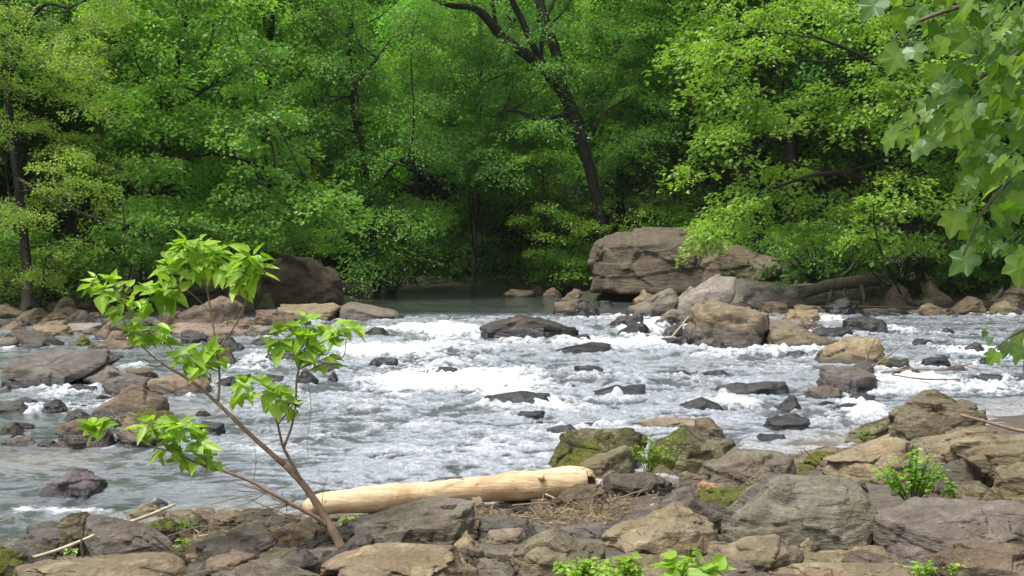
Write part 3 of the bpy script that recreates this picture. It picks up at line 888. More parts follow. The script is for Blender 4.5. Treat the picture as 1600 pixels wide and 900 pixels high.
# --- near bank: back row
rock('mossy green sloping outcrop beside the right end of the log', [(838, 732), (858, 702), (880, 679), (922, 668), (990, 669), (1008, 688), (985, 722), (905, 738)], 'olive', 0.05, moss=0.46, depth=0.8, group=GN, name='boulder', algae=0.8)
rock('tan low slab at the back of the mossy outcrop', [(972, 676), (1000, 658), (1040, 652), (1088, 654), (1100, 675)], 'tan', 0.1, group=GN, depth=0.7)
rock('dark brown rock at the right back of the mossy outcrop', [(1076, 680), (1086, 655), (1108, 654), (1132, 672), (1138, 688)], 'brown', 0.2, group=GN)
rock('rounded olive boulder right of the little green plant', [(1012, 735), (1014, 690), (1030, 674), (1075, 672), (1115, 679), (1142, 692), (1146, 708), (1105, 735), (1060, 742)], 'olive', 0.0, moss=0.25, depth=0.9, group=GN, name='boulder', algae=0.6)
rock('grey brown boulder left of the little green plant', [(900, 742), (906, 722), (932, 704), (975, 695), (992, 708), (992, 738), (955, 752), (915, 752)], 'olive', 0.0, moss=0.12, group=GN, algae=0.6)
rock('dark mossy topped slab below the little green plant', [(942, 766), (946, 743), (962, 736), (1012, 736), (1046, 754), (1044, 774), (985, 776)], 'dark', 0.0, moss=0.3, group=GN, algae=0.7)
rock('purple brown boulder with flowing lines right of the outcrop', [(1098, 752), (1104, 728), (1122, 711), (1162, 699), (1212, 697), (1242, 713), (1242, 742), (1200, 760), (1120, 762)], 'grey', 0.0, depth=0.8, group=GN, name='boulder', algae=0.1, strata=0.7)
rock('small olive rock between the outcrop and the purple boulder', (1060, 1116, 736, 758), 'olive', 0, group=GN)
rock('bright orange tan stone set in moss', [(1088, 772), (1092, 756), (1108, 752), (1138, 762), (1146, 774), (1120, 778)], 'bright', 0, group=GN, algae=0)
rock('round grey rock right below the purple boulder', (1156, 1222, 732, 768), 'olive', 0, group=GN)
rock('mossy flat stone under the bright orange tan one', (1084, 1196, 762, 792), 'olive', 0, moss=0.7, group=GN)
rock('mossy low rock left of the long ribbed ledge', (1240, 1326, 706, 734), 'olive', 0, moss=0.5, group=GN)
rock('big craggy dark olive rock at the right waterside', [(1384, 672), (1384, 642), (1404, 622), (1450, 612), (1502, 617), (1535, 634), (1534, 655), (1500, 680), (1430, 690)], (0.19, 0.165, 0.115), 0.05, depth=0.8, group=GN, name='boulder', rough=0.09, strata=0.8)
rock('mossy wedge sloping into the water left of the craggy rock', [(1316, 692), (1330, 674), (1356, 660), (1392, 652), (1402, 690)], 'olive', 0.25, moss=0.3, group=GN)
rock('long ribbed ledge rising behind the green shrub', [(1272, 752), (1296, 716), (1340, 690), (1396, 678), (1428, 690), (1432, 722), (1380, 748)], 'tan', 0, depth=0.9, group=GN, strata=1.0, tilt=-22, name='stone_ledge')
rock('upper tan slab running to the right edge above the shrub', [(1405, 706), (1430, 684), (1478, 668), (1545, 660), (1612, 666), (1640, 700), (1560, 722), (1450, 726)], (0.25, 0.215, 0.155), 0, depth=0.8, group=GN, strata=0.8, tilt=-10, name='stone_ledge')
rock('rounded overhanging slab at the right edge above a dark hollow', [(1505, 715), (1516, 700), (1546, 690), (1612, 678), (1650, 690), (1650, 735), (1600, 742), (1540, 738)], 'olive', 0, depth=0.8, group=GN, name='boulder', Y=10.3)
rock('olive rock under the overhanging slab at the right edge', [(1552, 775), (1562, 738), (1590, 723), (1640, 722), (1650, 770)], 'olive', 0, group=GN, Y=9.9)
rock('dark shaded rock in the hollow right of the green shrub', (1452, 1576, 716, 790), 'dark', 0, group=GN, Y=10.5)
rock('smooth green grey big boulder left of the green shrub', [(1126, 842), (1136, 806), (1176, 768), (1214, 743), (1290, 738), (1344, 750), (1366, 780), (1377, 802), (1366, 842), (1310, 862), (1190, 858)], (0.225, 0.215, 0.175), 0, depth=0.85, group=GN, name='boulder', rough=0.04, strata=0.25, algae=0.7, sharp=6, corners=9, seed=777)
rock('broad purple brown slab filling the lower right', [(1372, 850), (1374, 812), (1400, 795), (1460, 782), (1522, 772), (1562, 786), (1640, 788), (1660, 870), (1520, 880), (1400, 876)], (0.205, 0.182, 0.162), 0, depth=0.7, group=GN, name='boulder', sharp=24, algae=0.15, tilt=12)
rock('brown block in the bottom right corner', [(1466, 895), (1468, 858), (1484, 851), (1560, 854), (1640, 860), (1650, 920), (1500, 915)], 'brown', 0, group=GN, depth=0.8, sharp=26)
rock('thin tan slab under the smooth big boulder', [(1272, 872), (1280, 862), (1330, 853), (1380, 853), (1392, 866), (1370, 876)], 'tan', 0, group=GN, depth=0.9, sharp=26)
rock('long olive slab below the thin tan one', [(1238, 885), (1246, 868), (1300, 863), (1396, 866), (1410, 884), (1330, 896)], 'olive', 0, group=GN, depth=0.8, sharp=24)
rock('flat tan rock along the bottom edge right of centre', [(1180, 910), (1200, 888), (1280, 880), (1400, 880), (1472, 888), (1480, 912)], 'tan', 0, group=GN, depth=0.7)
rock('small upright tan stone in front of the smooth big boulder', [(1238, 868), (1246, 848), (1262, 836), (1276, 848), (1280, 866)], 'tan', 0, group=GN)
rock('small brown stone left of the upright tan one', (1196, 1240, 834, 868), 'olive', 0, group=GN)
rock('purple grey boulder behind the blotched tan one', [(1024, 812), (1030, 780), (1046, 767), (1078, 762), (1104, 774), (1132, 802), (1136, 828), (1080, 835)], 'purple', 0, group=GN, name='boulder', algae=0.1)
rock('blotched tan green boulder in the middle of the near bank', [(936, 862), (952, 832), (976, 808), (1004, 793), (1052, 785), (1088, 794), (1122, 816), (1124, 844), (1090, 860), (1020, 868)], (0.265, 0.225, 0.15), 0, moss=0.16, depth=0.85, group=GN, name='boulder', algae=0.7)
rock('olive rock under the near leafy plant', [(1112, 884), (1122, 852), (1166, 840), (1222, 840), (1248, 862), (1240, 888)], (0.24, 0.205, 0.14), 0, group=GN, depth=0.8)
rock('pointed green grey boulder at the bottom centre', [(772, 906), (798, 868), (830, 842), (864, 824), (900, 839), (936, 860), (940, 890), (880, 912)], 'olive', 0, depth=0.9, group=GN, name='boulder', algae=0.8, sharp=22)
rock('flat mossy olive rock behind the near leafy plants', [(905, 905), (930, 876), (990, 866), (1070, 868), (1110, 890), (1110, 912)], 'olive', 0, moss=0.2, group=GN, algae=0.9)
rock('dark purple flat stone at the edge of the debris hollow', [(868, 842), (878, 824), (930, 818), (972, 826), (972, 842)], 'purple', 0, group=GN)
rock('grey purple stone with a moss cap right of the log rocks', [(746, 836), (750, 808), (780, 800), (824, 812), (842, 832), (800, 842)], 'purple', 0, moss=0.2, group=GN)
rock('small brown rocks end stone near the log middle', (708, 748, 803, 832), 'grey', 0, group=GN)
rock('long grey brown boulder lying under the log', [(536, 842), (544, 816), (596, 792), (650, 782), (695, 783), (740, 788), (748, 812), (728, 842), (680, 854), (600, 848)], 'grey', 0, depth=0.75, group=GN, name='boulder', algae=0.5, tilt=-10)
rock('small pale topped rock touching the underside of the log', (728, 768, 777, 804), 'tan', 0, group=GN)
rock('little dark stone below the long boulder under the log', (556, 618, 815, 845), 'dark', 0, moss=0.2, group=GN)
rock('large pale tan boulder at the bottom left of centre', [(505, 905), (516, 880), (548, 862), (590, 847), (642, 842), (704, 854), (758, 882), (762, 912), (600, 918)], 'tan', 0, depth=0.85, group=GN, name='boulder', algae=0.45, sharp=22)
rock('dark green leaning stone right beside the sapling foot', [(500, 888), (520, 862), (556, 834), (588, 836), (588, 856), (548, 890)], 'dark', 0, moss=0.3, group=GN, algae=0.8)
rock('small angular tan stone right of the pale tan boulder', (702, 760, 832, 870), 'tan', 0, group=GN)
rock('pinkish flat stone half sunk in the wet sand', (758, 826, 826, 850), 'pink', 0, group=GN)
rock('round pale stone at the sapling foot', (498, 520, 831, 850), 'tan', 0, group=GN)
rock('tan slab left of the sapling foot', [(404, 852), (410, 828), (436, 813), (480, 812), (506, 828), (504, 850), (450, 858)], 'tan', 0, group=GN)
rock('low brown slab left of the tan slab by the sapling', (352, 424, 812, 844), 'olive', 0, group=GN)
rock('dark pointed mossy rock on the bottom edge left of centre', [(390, 905), (400, 874), (440, 864), (480, 858), (500, 880), (502, 910)], 'dark', 0, moss=0.3, group=GN, algae=0.9)
rock('brown flat slab among the twigs left of the sapling', (322, 404, 797, 826), 'brown', 0, group=GN, depth=0.9)
rock('olive ridge rock below the twigs left of the sapling', [(306, 868), (316, 840), (350, 828), (402, 832), (420, 850), (410, 872)], 'tan', 0, moss=0.15, group=GN)
rock('brown layered rock on the bottom edge under the ridge rock', [(318, 902), (326, 872), (366, 862), (400, 868), (410, 900)], 'brown', 0, moss=0.15, group=GN)
rock('bright mossy rock at the near left waterline', (262, 330, 798, 836), 'olive', 0, moss=0.6, group=GN)
rock('dark mossy rock between the leaning slab and the bright mossy one', (212, 292, 810, 858), 'dark', 0, moss=0.45, group=GN, algae=0.9)
rock('pale mossy low rock behind the leaning slab at the water', (190, 258, 786, 814), 'olive', 0, moss=0.4, group=GN)
rock('square mossy block standing at the left waterline', [(94, 852), (95, 814), (108, 804), (136, 801), (140, 850)], 'olive', 0, moss=0.35, group=GN, algae=0.9, Y=9.6)
rock('purple brown slab leaning down to the right at the near left', [(134, 838), (133, 802), (160, 799), (200, 812), (236, 832), (270, 848), (284, 870), (240, 880), (190, 872)], 'purple', 0, depth=0.6, group=GN, name='stone_slab', sharp=30, rough=0.03, strata=0.3, algae=0.1, Y=9.2)
rock('yellow green mossy stone under the leaning slab', (120, 196, 838, 874), 'olive', 0, moss=0.6, group=GN)
rock('long tan ledge along the bottom left edge', [(18, 912), (40, 884), (70, 872), (150, 865), (236, 866), (292, 880), (340, 905), (330, 915)], 'tan', 0, depth=0.8, group=GN, name='stone_slab', algae=0.5)
rock('dark mossy rock in the bottom left corner', [(-40, 905), (-30, 860), (0, 856), (24, 864), (56, 880), (40, 906)], 'dark', 0, moss=0.4, group=GN, algae=0.9)
rock('small pale stone by the sprout at the near left', (286, 316, 862, 880), 'tan', 0, group=GN)
rock('small grey stone between the twigs and the log end', (470, 512, 806, 826), 'grey', 0, group=GN)
rock('dark stone behind the left end of the log', (486, 540, 764, 784), 'dark', 0.3, group=GN)
rock('brown bank stone behind the twigs at the near waterline', (396, 470, 806, 824), 'brown', 0.1, group=GN)
rock('small dark wet stone poking out beyond the twigs', (232, 262, 778, 796), 'dark', 0.6, group=GN)

NEAR_MARKS = [(150, 'near the left edge'), (330, 'by the leaning purple slab'), (480, 'left of the sapling foot'), (620, 'around the sapling foot'), (800, 'below the log'), (960, 'by the debris hollow'),
              (1130, 'by the blotched boulder'), (1380, 'by the smooth big boulder'), (9999, 'by the green shrub')]
def fill_stones(n, place, size, label, group, cols, seedbase, moss=0.0):
    """small stones nothing tells apart; place() gives a pixel, the stone rests where that sight line lands"""
    protos = []
    for k in range(6):
        rr = random.Random(seedbase + k)
        poly = [(-1, -0.5), (-0.9, 0.2), (-0.4, 0.62), (0.35, 0.6), (0.9, 0.15), (1, -0.5), (0.4, -0.7), (-0.4, -0.7)]
        poly = [(x * rr.uniform(0.85, 1.1), z * rr.uniform(0.75, 1.1)) for x, z in poly]
        V, T, c = rock_mesh(np.array(poly), 0.8, 5, seedbase + k, 20, 0.07, 0.6)
        N = tri_normals(V, T)
        mv = np.clip(moss * (0.3 + N[:, 2]) + 0.4 * fbm(V * 2, 2, k), 0, 1) if moss else 0 * N[:, 2]
        protos.append(mesh_from('stone', V, [T], True, {'wet': 0 * mv, 'moss': mv, 'algae': 0 * mv + 0.5}, [M_ROCK]))
    for i in range(n):
        px, py = place()
        p = hit(px, py)
        s = size(py) * rnd.uniform(0.6, 1.35)
        o = link('stone', protos[i % 6], None, (p[0], p[1], p[2] + s * 0.08))
        o.scale = (s, s * rnd.uniform(0.8, 1.1), s * rnd.uniform(0.5, 0.85))
        o.rotation_euler = (rnd.uniform(-0.25, 0.25), rnd.uniform(-0.25, 0.25), rnd.uniform(0, 6.28))
        cn = rnd.choice(cols)
        c = COLS[cn]
        kk = rnd.uniform(0.8, 1.15)
        o.color = (*[v * kk * rnd.uniform(0.98, 1.02) for v in c], 1)
        wd = dict(wet='grey', purple='purplish', dark='dark brown', pink='pinkish', black='blackish').get(cn, cn)
        nb = next(m for x, m in NEAR_MARKS if px < x) if seedbase == 900 else ''
        if nb: lb = '%s %s loose near bank stone %s %s' % ('tiny' if s < 0.09 else 'hand sized' if s < 0.19 else 'broad', wd, 'at the back' if p[1] > 9.6 else 'up front', nb)
        else: lb = label.replace('small ', 'small %s ' % wd, 1)
        tag(o, lb, 'stone', group)

def near_place():
    while True:
        x = rnd.uniform(-20, 1620)
        e = np.interp(x, [0, 250, 480, 850, 1150, 1350, 1600], [872, 806, 812, 745, 735, 716, 690])
        y = rnd.uniform(e, 915)
        return x, y
fill_stones(168, near_place, lambda y: rnd.choice([0.06, 0.08, 0.10, 0.15, 0.2, 0.27]), 'small loose stone wedged among the larger rocks of the near bank', 'small loose stones of the near bank', ['tan', 'olive', 'brown', 'grey', 'dark', 'purple', 'pink'], 900, 0.12)
fill_stones(30, lambda: (rnd.uniform(-10, 420), rnd.uniform(478, 524) ), lambda y: 0.36, 'small stone filling gaps between the left bank slabs', 'small stones of the left bank', ['tan', 'brown', 'dark', 'pink', 'grey'], 930, 0.1)
fill_stones(30, lambda: (rnd.uniform(1190, 1620), rnd.uniform(458, 492)), lambda y: 0.34, 'small stone lying along the right earth bank', 'small stones of the right bank', ['brown', 'dark', 'olive', 'grey'], 950, 0.15)
fill_stones(22, lambda: (rnd.uniform(-10, 330), rnd.uniform(540, 705)), lambda y: 0.11, 'small stone just breaking the left channel water', 'small stones in the left channel', ['dark', 'black', 'wet'], 970)
fill_stones(22, lambda: (rnd.uniform(1240, 1610), rnd.uniform(500, 640)), lambda y: 0.14, 'small stone just breaking the right channel water', 'small stones in the right channel', ['black', 'wet'], 990)

# ------------------------------------------------------------------ water
def build_water():
    yy = []
    y = 7.0
    while y < 63:
        yy.append(y)
        y += max(0.022, 0.62 * y * y / (F * 2.1))
    yy = np.array(yy)
    m = 1000
    u = np.linspace(-0.56, 0.56, m)
    u = np.concatenate([np.linspace(-1.4, -0.57, 60), u, np.linspace(0.57, 1.4, 60)])
    X = u[None, :] * (yy[:, None] + 2.0)
    Y = np.repeat(yy[:, None], len(u), 1)
    x, y = X.ravel(), Y.ravel()
    P = np.stack([x, y, 0 * x], -1)
    z = water_z(x, y)
    # how agitated the water is
    calm = sstep(41.5, 35.5, y - 0.25 * np.maximum(x - 2, 0))
    calm = np.maximum(calm, 0.12)
    chop = calm * (0.80 + 0.25 * fbm(P * 0.35, 2, 3))
    chop *= 1 - 0.4 * sstep(-1.2, -3.0, x) * sstep(18, 14, y)
    chop *= 1 - 0.45 * sstep(-3.0, -6.0, x) * sstep(13.5, 15.5, y) * sstep(40, 24, y)
    chop *= 0.72 + 0.28 * np.exp(-((x - 0.03 * (y - 12)) / (2.0 + 0.16 * y)) ** 4)
    foam = np.zeros_like(x)
    def patch(px, py, wpx, hpx, a, rot=0.0):
        c = hit(px, py)
        sx = wpx / F * c[1]
        sy = hpx * c[1] ** 2 / (F * 2.1)
        dx, dy = x - c[0], y - c[1]
        dx2 = dx + dy * rot
        return a * np.exp(-((dx2 / sx) ** 2 + (dy / sy) ** 2))
    for p in [(640, 517, 90, 4, .55), (700, 522, 35, 8, .8), (730, 540, 60, 10, .5), (620, 549, 80, 3.5, .6), (705, 552, 80, 8, .5), (660, 605, 110, 13, .5),
              (760, 598, 110, 12, .7), (840, 590, 60, 8, .5), (690, 575, 60, 7, .45), (560, 560, 60, 5, .4), (900, 550, 60, 7, .35), (960, 545, 50, 6, .45),
              (1010, 540, 40, 6, .55), (1035, 515, 30, 6, .5), (930, 497, 50, 4, .45), (985, 520, 25, 6, .5), (880, 640, 60, 7, .45), (920, 632, 60, 6, .55),
              (1100, 600, 50, 5, .4), (1140, 633, 60, 6, .7), (1210, 640, 40, 6, .45), (1310, 655, 60, 8, .75), (1260, 665, 60, 7, .5), (1340, 640, 30, 7, .6),
              (1000, 590, 80, 8, .3), (770, 610, 60, 8, .4), (560, 712, 45, 5, .55), (455, 712, 60, 4, .5), (490, 690, 60, 6, .3), (400, 700, 60, 5, .3), (600, 660, 200, 16, .28), (700, 640, 120, 9, .3),
              (105, 803, 55, 4, .6), (30, 798, 50, 4, .35), (170, 800, 40, 4, .35), (150, 762, 70, 6, .2), (190, 632, 50, 6, .35), (80, 640, 60, 5, .4), (210, 575, 25, 5, .5), (120, 616, 40, 5, .45),
              (400, 562, 35, 7, .6), (410, 578, 50, 6, .4), (360, 600, 30, 6, .3), (440, 640, 60, 6, .25), (1330, 505, 40, 4, .45), (1300, 500, 16, 5, .6), (1440, 520, 60, 3, .4), (1420, 540, 60, 4, .35),
              (1480, 530, 60, 4, .35), (1450, 600, 90, 6, .5), (1420, 620, 60, 6, .5), (1550, 615, 60, 6, .45), (1500, 550, 60, 5, .3), (1580, 560, 40, 5, .35), (1480, 575, 80, 5, .35), (1230, 575, 50, 5, .25),
              (1180, 560, 60, 4, .25), (650, 740, 200, 14, .12), (750, 700, 120, 14, .16)]:
        foam += patch(*p)
    # rings and wakes at the rocks
    for (cx, cyy, hw, hd, st) in WATER_ROCKS:
        m_ = (np.abs(x - cx) < hw * 3 + 1.0) & (np.abs(y - cyy) < hd * 4 + 1.5)
        if not m_.any(): continue
        dx, dy = (x[m_] - cx) / (hw + 0.02), (y[m_] - cyy) / (hd + 0.02)
        r = np.sqrt(dx * dx + dy * dy)
        st = st * (0.35 + 0.65 * abs(math.sin(cx * 37.1 + cyy * 11.3)))
        lim = 0.26 * st * (0.3 + 0.9 * chop[m_])
        add = lim * np.exp(-((r - 1.1) / 0.22) ** 2)
        add += 0.22 * st * chop[m_] * np.exp(-(np.maximum(np.abs(dx) - 0.3, 0) / 0.55) ** 2) * np.exp(-((dy + 1.6) / 1.0) ** 2)
        foam[m_] += add
        z[m_] += st * 0.035 * np.exp(-((r - 1.0) / 0.35) ** 2) * (dy > 0)
    foam *= sstep(43, 39, y)
    st_noise = fbm(P * np.array([0.9, 0.55, 1]) + 3, 4, 31)
    foam = np.minimum(foam, 0.68) * (1 + 1.2 * st_noise) + 0.24 * chop * (1 + 1.2 * st_noise) * (0.62 + 0.38 * sstep(13, 20, y))
    W = P.copy()
    wx = fbm(P * 0.8, 3, 40)
    wy = fbm(P * 0.8 + 9, 3, 41)
    W[:, 0] += 0.5 * wx
    W[:, 1] += 0.5 * wy
    a = fbm(W * np.array([0.9, 1.5, 1]), 3, 50)
    b = 1 - np.abs(fbm(W * np.array([2.2, 3.2, 1]), 3, 60)) * 2
    c = 1 - np.abs(fbm(W * np.array([6.5, 8.5, 1]), 3, 70)) * 2
    crest = np.clip(0.5 + 0.35 * a + 0.50 * (b - 0.55) + 0.42 * (c - 0.55), 0, 1)
    nr = 0.62 + 0.38 * sstep(13, 22, y)
    z = z + chop * nr * (0.085 * a + 0.075 * b + 0.042 * c)
    fr = sstep(0.15, 0.8, foam)
    z = z + fr * (0.35 + 0.65 * sstep(13, 22, y)) * (0.12 * np.abs(fbm(W * 3.1, 4, 80)) + 0.06 * fbm(P * 9, 3, 90) + 0.035)
    z = z + 0.004 * fbm(P * np.array([3.0, 5.0, 1]), 3, 95)
    sd_ = river_sd(x, y)
    shal = sstep(-1.2, 0.0, sd_) * 0.7
    shal += patch(60, 722, 120, 14, 0.55) + patch(880, 484, 70, 5, 0.25) + patch(300, 645, 60, 8, 0.4)
    n = len(u)
    idx = np.arange(len(yy) * n).reshape(len(yy), n)
    Q = np.stack([idx[:-1, :-1], idx[:-1, 1:], idx[1:, 1:], idx[1:, :-1]], -1).reshape(-1, 4)
    keep = (sd_ < 0.6)[Q].any(1)
    Q = Q[keep]
    used = np.unique(Q)
    remap = np.full(len(x), -1)
    remap[used] = np.arange(len(used))
    me = mesh_from('river_water', np.stack([x, y, z], -1)[used], [remap[Q]], True,
                   {'foam': foam[used], 'crest': crest[used], 'chop': np.clip(chop, 0, 1)[used], 'shallow': np.clip(shal, 0, 1)[used]}, [M_WATER])
    tag(link('river_water', me), kind='structure')
build_water()

# ------------------------------------------------------------------ leaves
SHAPES = {
    # outline as (across, along); centre line runs from (0,0) to (0,1)
    'rhomb': [(0, 0), (-0.36, 0.45), (0, 1), (0.36, 0.45)],
    'heart': [(0, 0), (-0.20, 0.0), (-0.34, 0.24), (-0.27, 0.60), (0, 1.08), (0.27, 0.60), (0.34, 0.24), (0.20, 0.0)],
    'oval': [(0, 0), (-0.22, 0.25), (-0.26, 0.55), (0, 1.0), (0.26, 0.55), (0.22, 0.25)],
}
def unit(v):
    return v / (np.linalg.norm(v, axis=-1, keepdims=True) + 1e-9)

def leaf_arrays(C, Dr, Nn, size, shape, fold=0.18, droop=0.0):
    """C base points, Dr pointing directions, Nn rough normals"""
    Dr = unit(Dr)
    Sd = unit(np.cross(Dr, Nn))
    Up = np.cross(Sd, Dr)
    o = np.array(SHAPES[shape])
    if shape == 'rhomb':
        L = []
        for (a, b) in o:
            L.append(C + size[:, None] * (Sd * a + Dr * b + Up * (abs(a) * fold * 2)))
        V = np.stack(L, 1).reshape(-1, 3)
        n = len(C)
        return V, [np.arange(n * 4).reshape(n, 4)], 4
    # two folded halves sharing the midrib, drooping tip
    k = (len(o) - 2) // 2
    left = o[1:1 + k]
    tip = o[1 + k]
    right = o[2 + k:][::-1]
    pts = [(0, 0)] + [tuple(p) for p in left] + [tuple(tip)] + [tuple(p) for p in right]
    L = []
    for (a, b) in pts:
        L.append(C + size[:, None] * (Sd * a + Dr * b + Up * (abs(a) * fold * 2 - droop * max(b, 0) ** 2)))
    mid = []
    V = np.stack(L, 1)
    n, m = V.shape[:2]
    base = np.arange(n)[:, None] * m
    lf = np.concatenate([base, base + np.arange(1, k + 1)[None, :], base + k + 1], 1)
    rf = np.concatenate([base, base + k + 1, base + np.arange(m - 1, m - 1 - k, -1)[None, :]], 1)
    return V.reshape(-1, 3), [lf, rf], m

def leaves_mesh(name, C, Dr, Nn, size, tint, shape, mat, fold=0.18, droop=0.0):
    V, Fs, m = leaf_arrays(C, Dr, Nn, size, shape, fold, droop)
    return mesh_from(name, V, Fs, False, {'tint': np.repeat(tint, m)}, [mat])

def fuse(o, tubes, org):
    """leaf stalks go into the mesh of their leaves"""
    me = o.data
    n = len(me.vertices)
    V = np.zeros(n * 3, np.float32)
    me.vertices.foreach_get('co', V)
    t = np.zeros(n, np.float32)
    me.attributes['tint'].data.foreach_get('value', t)
    byk = {}
    for p in me.polygons:
        byk.setdefault(len(p.vertices), []).append(p.vertices[:])
    TV = np.concatenate(tubes.V) - np.asarray(org)[None, :]
    Fs = [np.array(v) for v in byk.values()] + [np.concatenate(tubes.Q) + n]
    o.data = mesh_from(me.name, np.concatenate([V.reshape(-1, 3), TV]), Fs, False, {'tint': np.concatenate([t, np.full(len(TV), 0.4)])}, list(me.materials))

def spray_leaves(P, out, L, n, leaf, upb=1.0, flat=0.16, tint=0.5, width=0.62, droop=0.35, g=rng):
    """for every spray (point P, direction out, length L) n leaves in a drooping flattened fan"""
    k = len(P)
    t = g.random((k, n)) ** 0.8
    s = (g.random((k, n)) - 0.5) * 2 * np.sqrt(np.clip(1.05 - (2 * t - 0.9) ** 2 * 0.9, 0.05, 1))
    out = unit(out)
    sd_ = unit(np.cross(out, np.array([0.0, 0, 1])[None, :] + out * 1e-3))
    up = np.cross(sd_, out)
    # leaves gather along a few twigs of the fan
    s = s * 0.75 + 0.25 * np.round(s * 3) / 3
    C = P[:, None, :] + out[:, None, :] * (t * L[:, None])[..., None] + sd_[:, None, :] * (s * width * L[:, None])[..., None] \
        + up[:, None, :] * (g.normal(0, flat, (k, n)) * L[:, None])[..., None]
    C[..., 2] -= droop * L[:, None] * t * t
    Dr = out[:, None, :] * 0.8 + sd_[:, None, :] * s[..., None] + g.normal(0, 0.45, (k, n, 3)) - np.array([0, 0, 0.35])
    Nn = np.array([0, 0, upb]) + out[:, None, :] * 0.35 + g.normal(0, 0.42, (k, n, 3))
    sz = leaf * g.uniform(0.65, 1.25, (k, n))
    base = np.broadcast_to(np.asarray(tint).reshape(-1, 1), (k, 1)) if np.ndim(tint) else tint
    tn = np.clip(base + 0.42 * (t - 0.45) + g.normal(0, 0.13, (k, n)), 0, 1)
    return C.reshape(-1, 3), Dr.reshape(-1, 3), Nn.reshape(-1, 3), sz.ravel(), tn.ravel()

def lobe_sprays(centres, radii, per_area, axis_pts, L, g=rng, top=-0.35):
    """spray seats over the upper part of every lobe"""
    P, O, LL, TT = [], [], [], []
    for c, r in zip(centres, radii):
        n = max(5, int(per_area * r * r))
        d = unit(g.normal(0, 1, (n, 3)))
        d[:, 2] = np.where(d[:, 2] < top, -d[:, 2], d[:, 2])
        rad = r * g.uniform(0.45, 1.0, n) ** 0.5
        p = c + d * rad[:, None] * np.array([1, 1, 0.62])
        ax = axis_pts[np.argmin(np.abs(axis_pts[:, 2] - c[2]))] if axis_pts is not None else c
        o = d * np.array([1, 1, 0.25]) + unit((p - ax) * np.array([1, 1, 0.2])) * 0.7
        o[:, 2] -= 0.05
        P.append(p - unit(o) * L * 0.4)
        O.append(o)
        LL.append(L * g.uniform(0.7, 1.35, n))
        TT.append(np.full(n, np.clip(g.normal(0.5, 0.16), 0.1, 0.9)) + g.normal(0, 0.08, n))
    return np.concatenate(P), np.concatenate(O), np.concatenate(LL), np.concatenate(TT)

def crown(name, centres, radii, mat, parent, org, leaf=0.14, per_area=9, n=55, L=0.95, shape='rhomb', axis_pts=None, droop=0.35, flat=0.14, top=-0.35, limbs_from=None, barkmat=None, fold=0.18):
    P, O, LL, TT = lobe_sprays(np.asarray(centres), np.asarray(radii), per_area, axis_pts, L, top=top)
    C, Dr, Nn, sz, tn = spray_leaves(P, O, LL, n, leaf, tint=TT, droop=droop, flat=flat)
    me = leaves_mesh(name, C - np.asarray(org), Dr, Nn, sz, tn, shape, mat, fold)
    return link(name, me, parent)

def inpoly(x, y, poly):
    c = False
    n = len(poly)
    for i in range(n):
        ax, ay = poly[i]
        bx, by = poly[(i + 1) % n]
        if (ay > y) != (by > y) and x < (bx - ax) * (y - ay) / (by - ay) + ax:
            c = not c
    return c

def lobes_in(poly, n, Y, dY, rpx, bias=0.0):
    xs_ = [p[0] for p in poly]
    ys_ = [p[1] for p in poly]
    out, rad = [], []
    guard = 0
    while len(out) < n and guard < 20000:
        guard += 1
        x, y = rnd.uniform(min(xs_), max(xs_)), rnd.uniform(min(ys_), max(ys_))
        if not inpoly(x, y, poly): continue
        yy = Y + rnd.uniform(-dY, dY) + bias * (y - min(ys_)) / max(1, max(ys_) - min(ys_)) * -1
        r = rpx / F * Y * rnd.uniform(0.7, 1.3)
        p = at(x, y, yy)
        if any(np.linalg.norm((p - q) * np.array([1, 0.7, 1.3])) < 0.75 * r for q in out) and guard < 12000: continue
        out.append(p)
        rad.append(r)
    return np.array(out), np.array(rad)

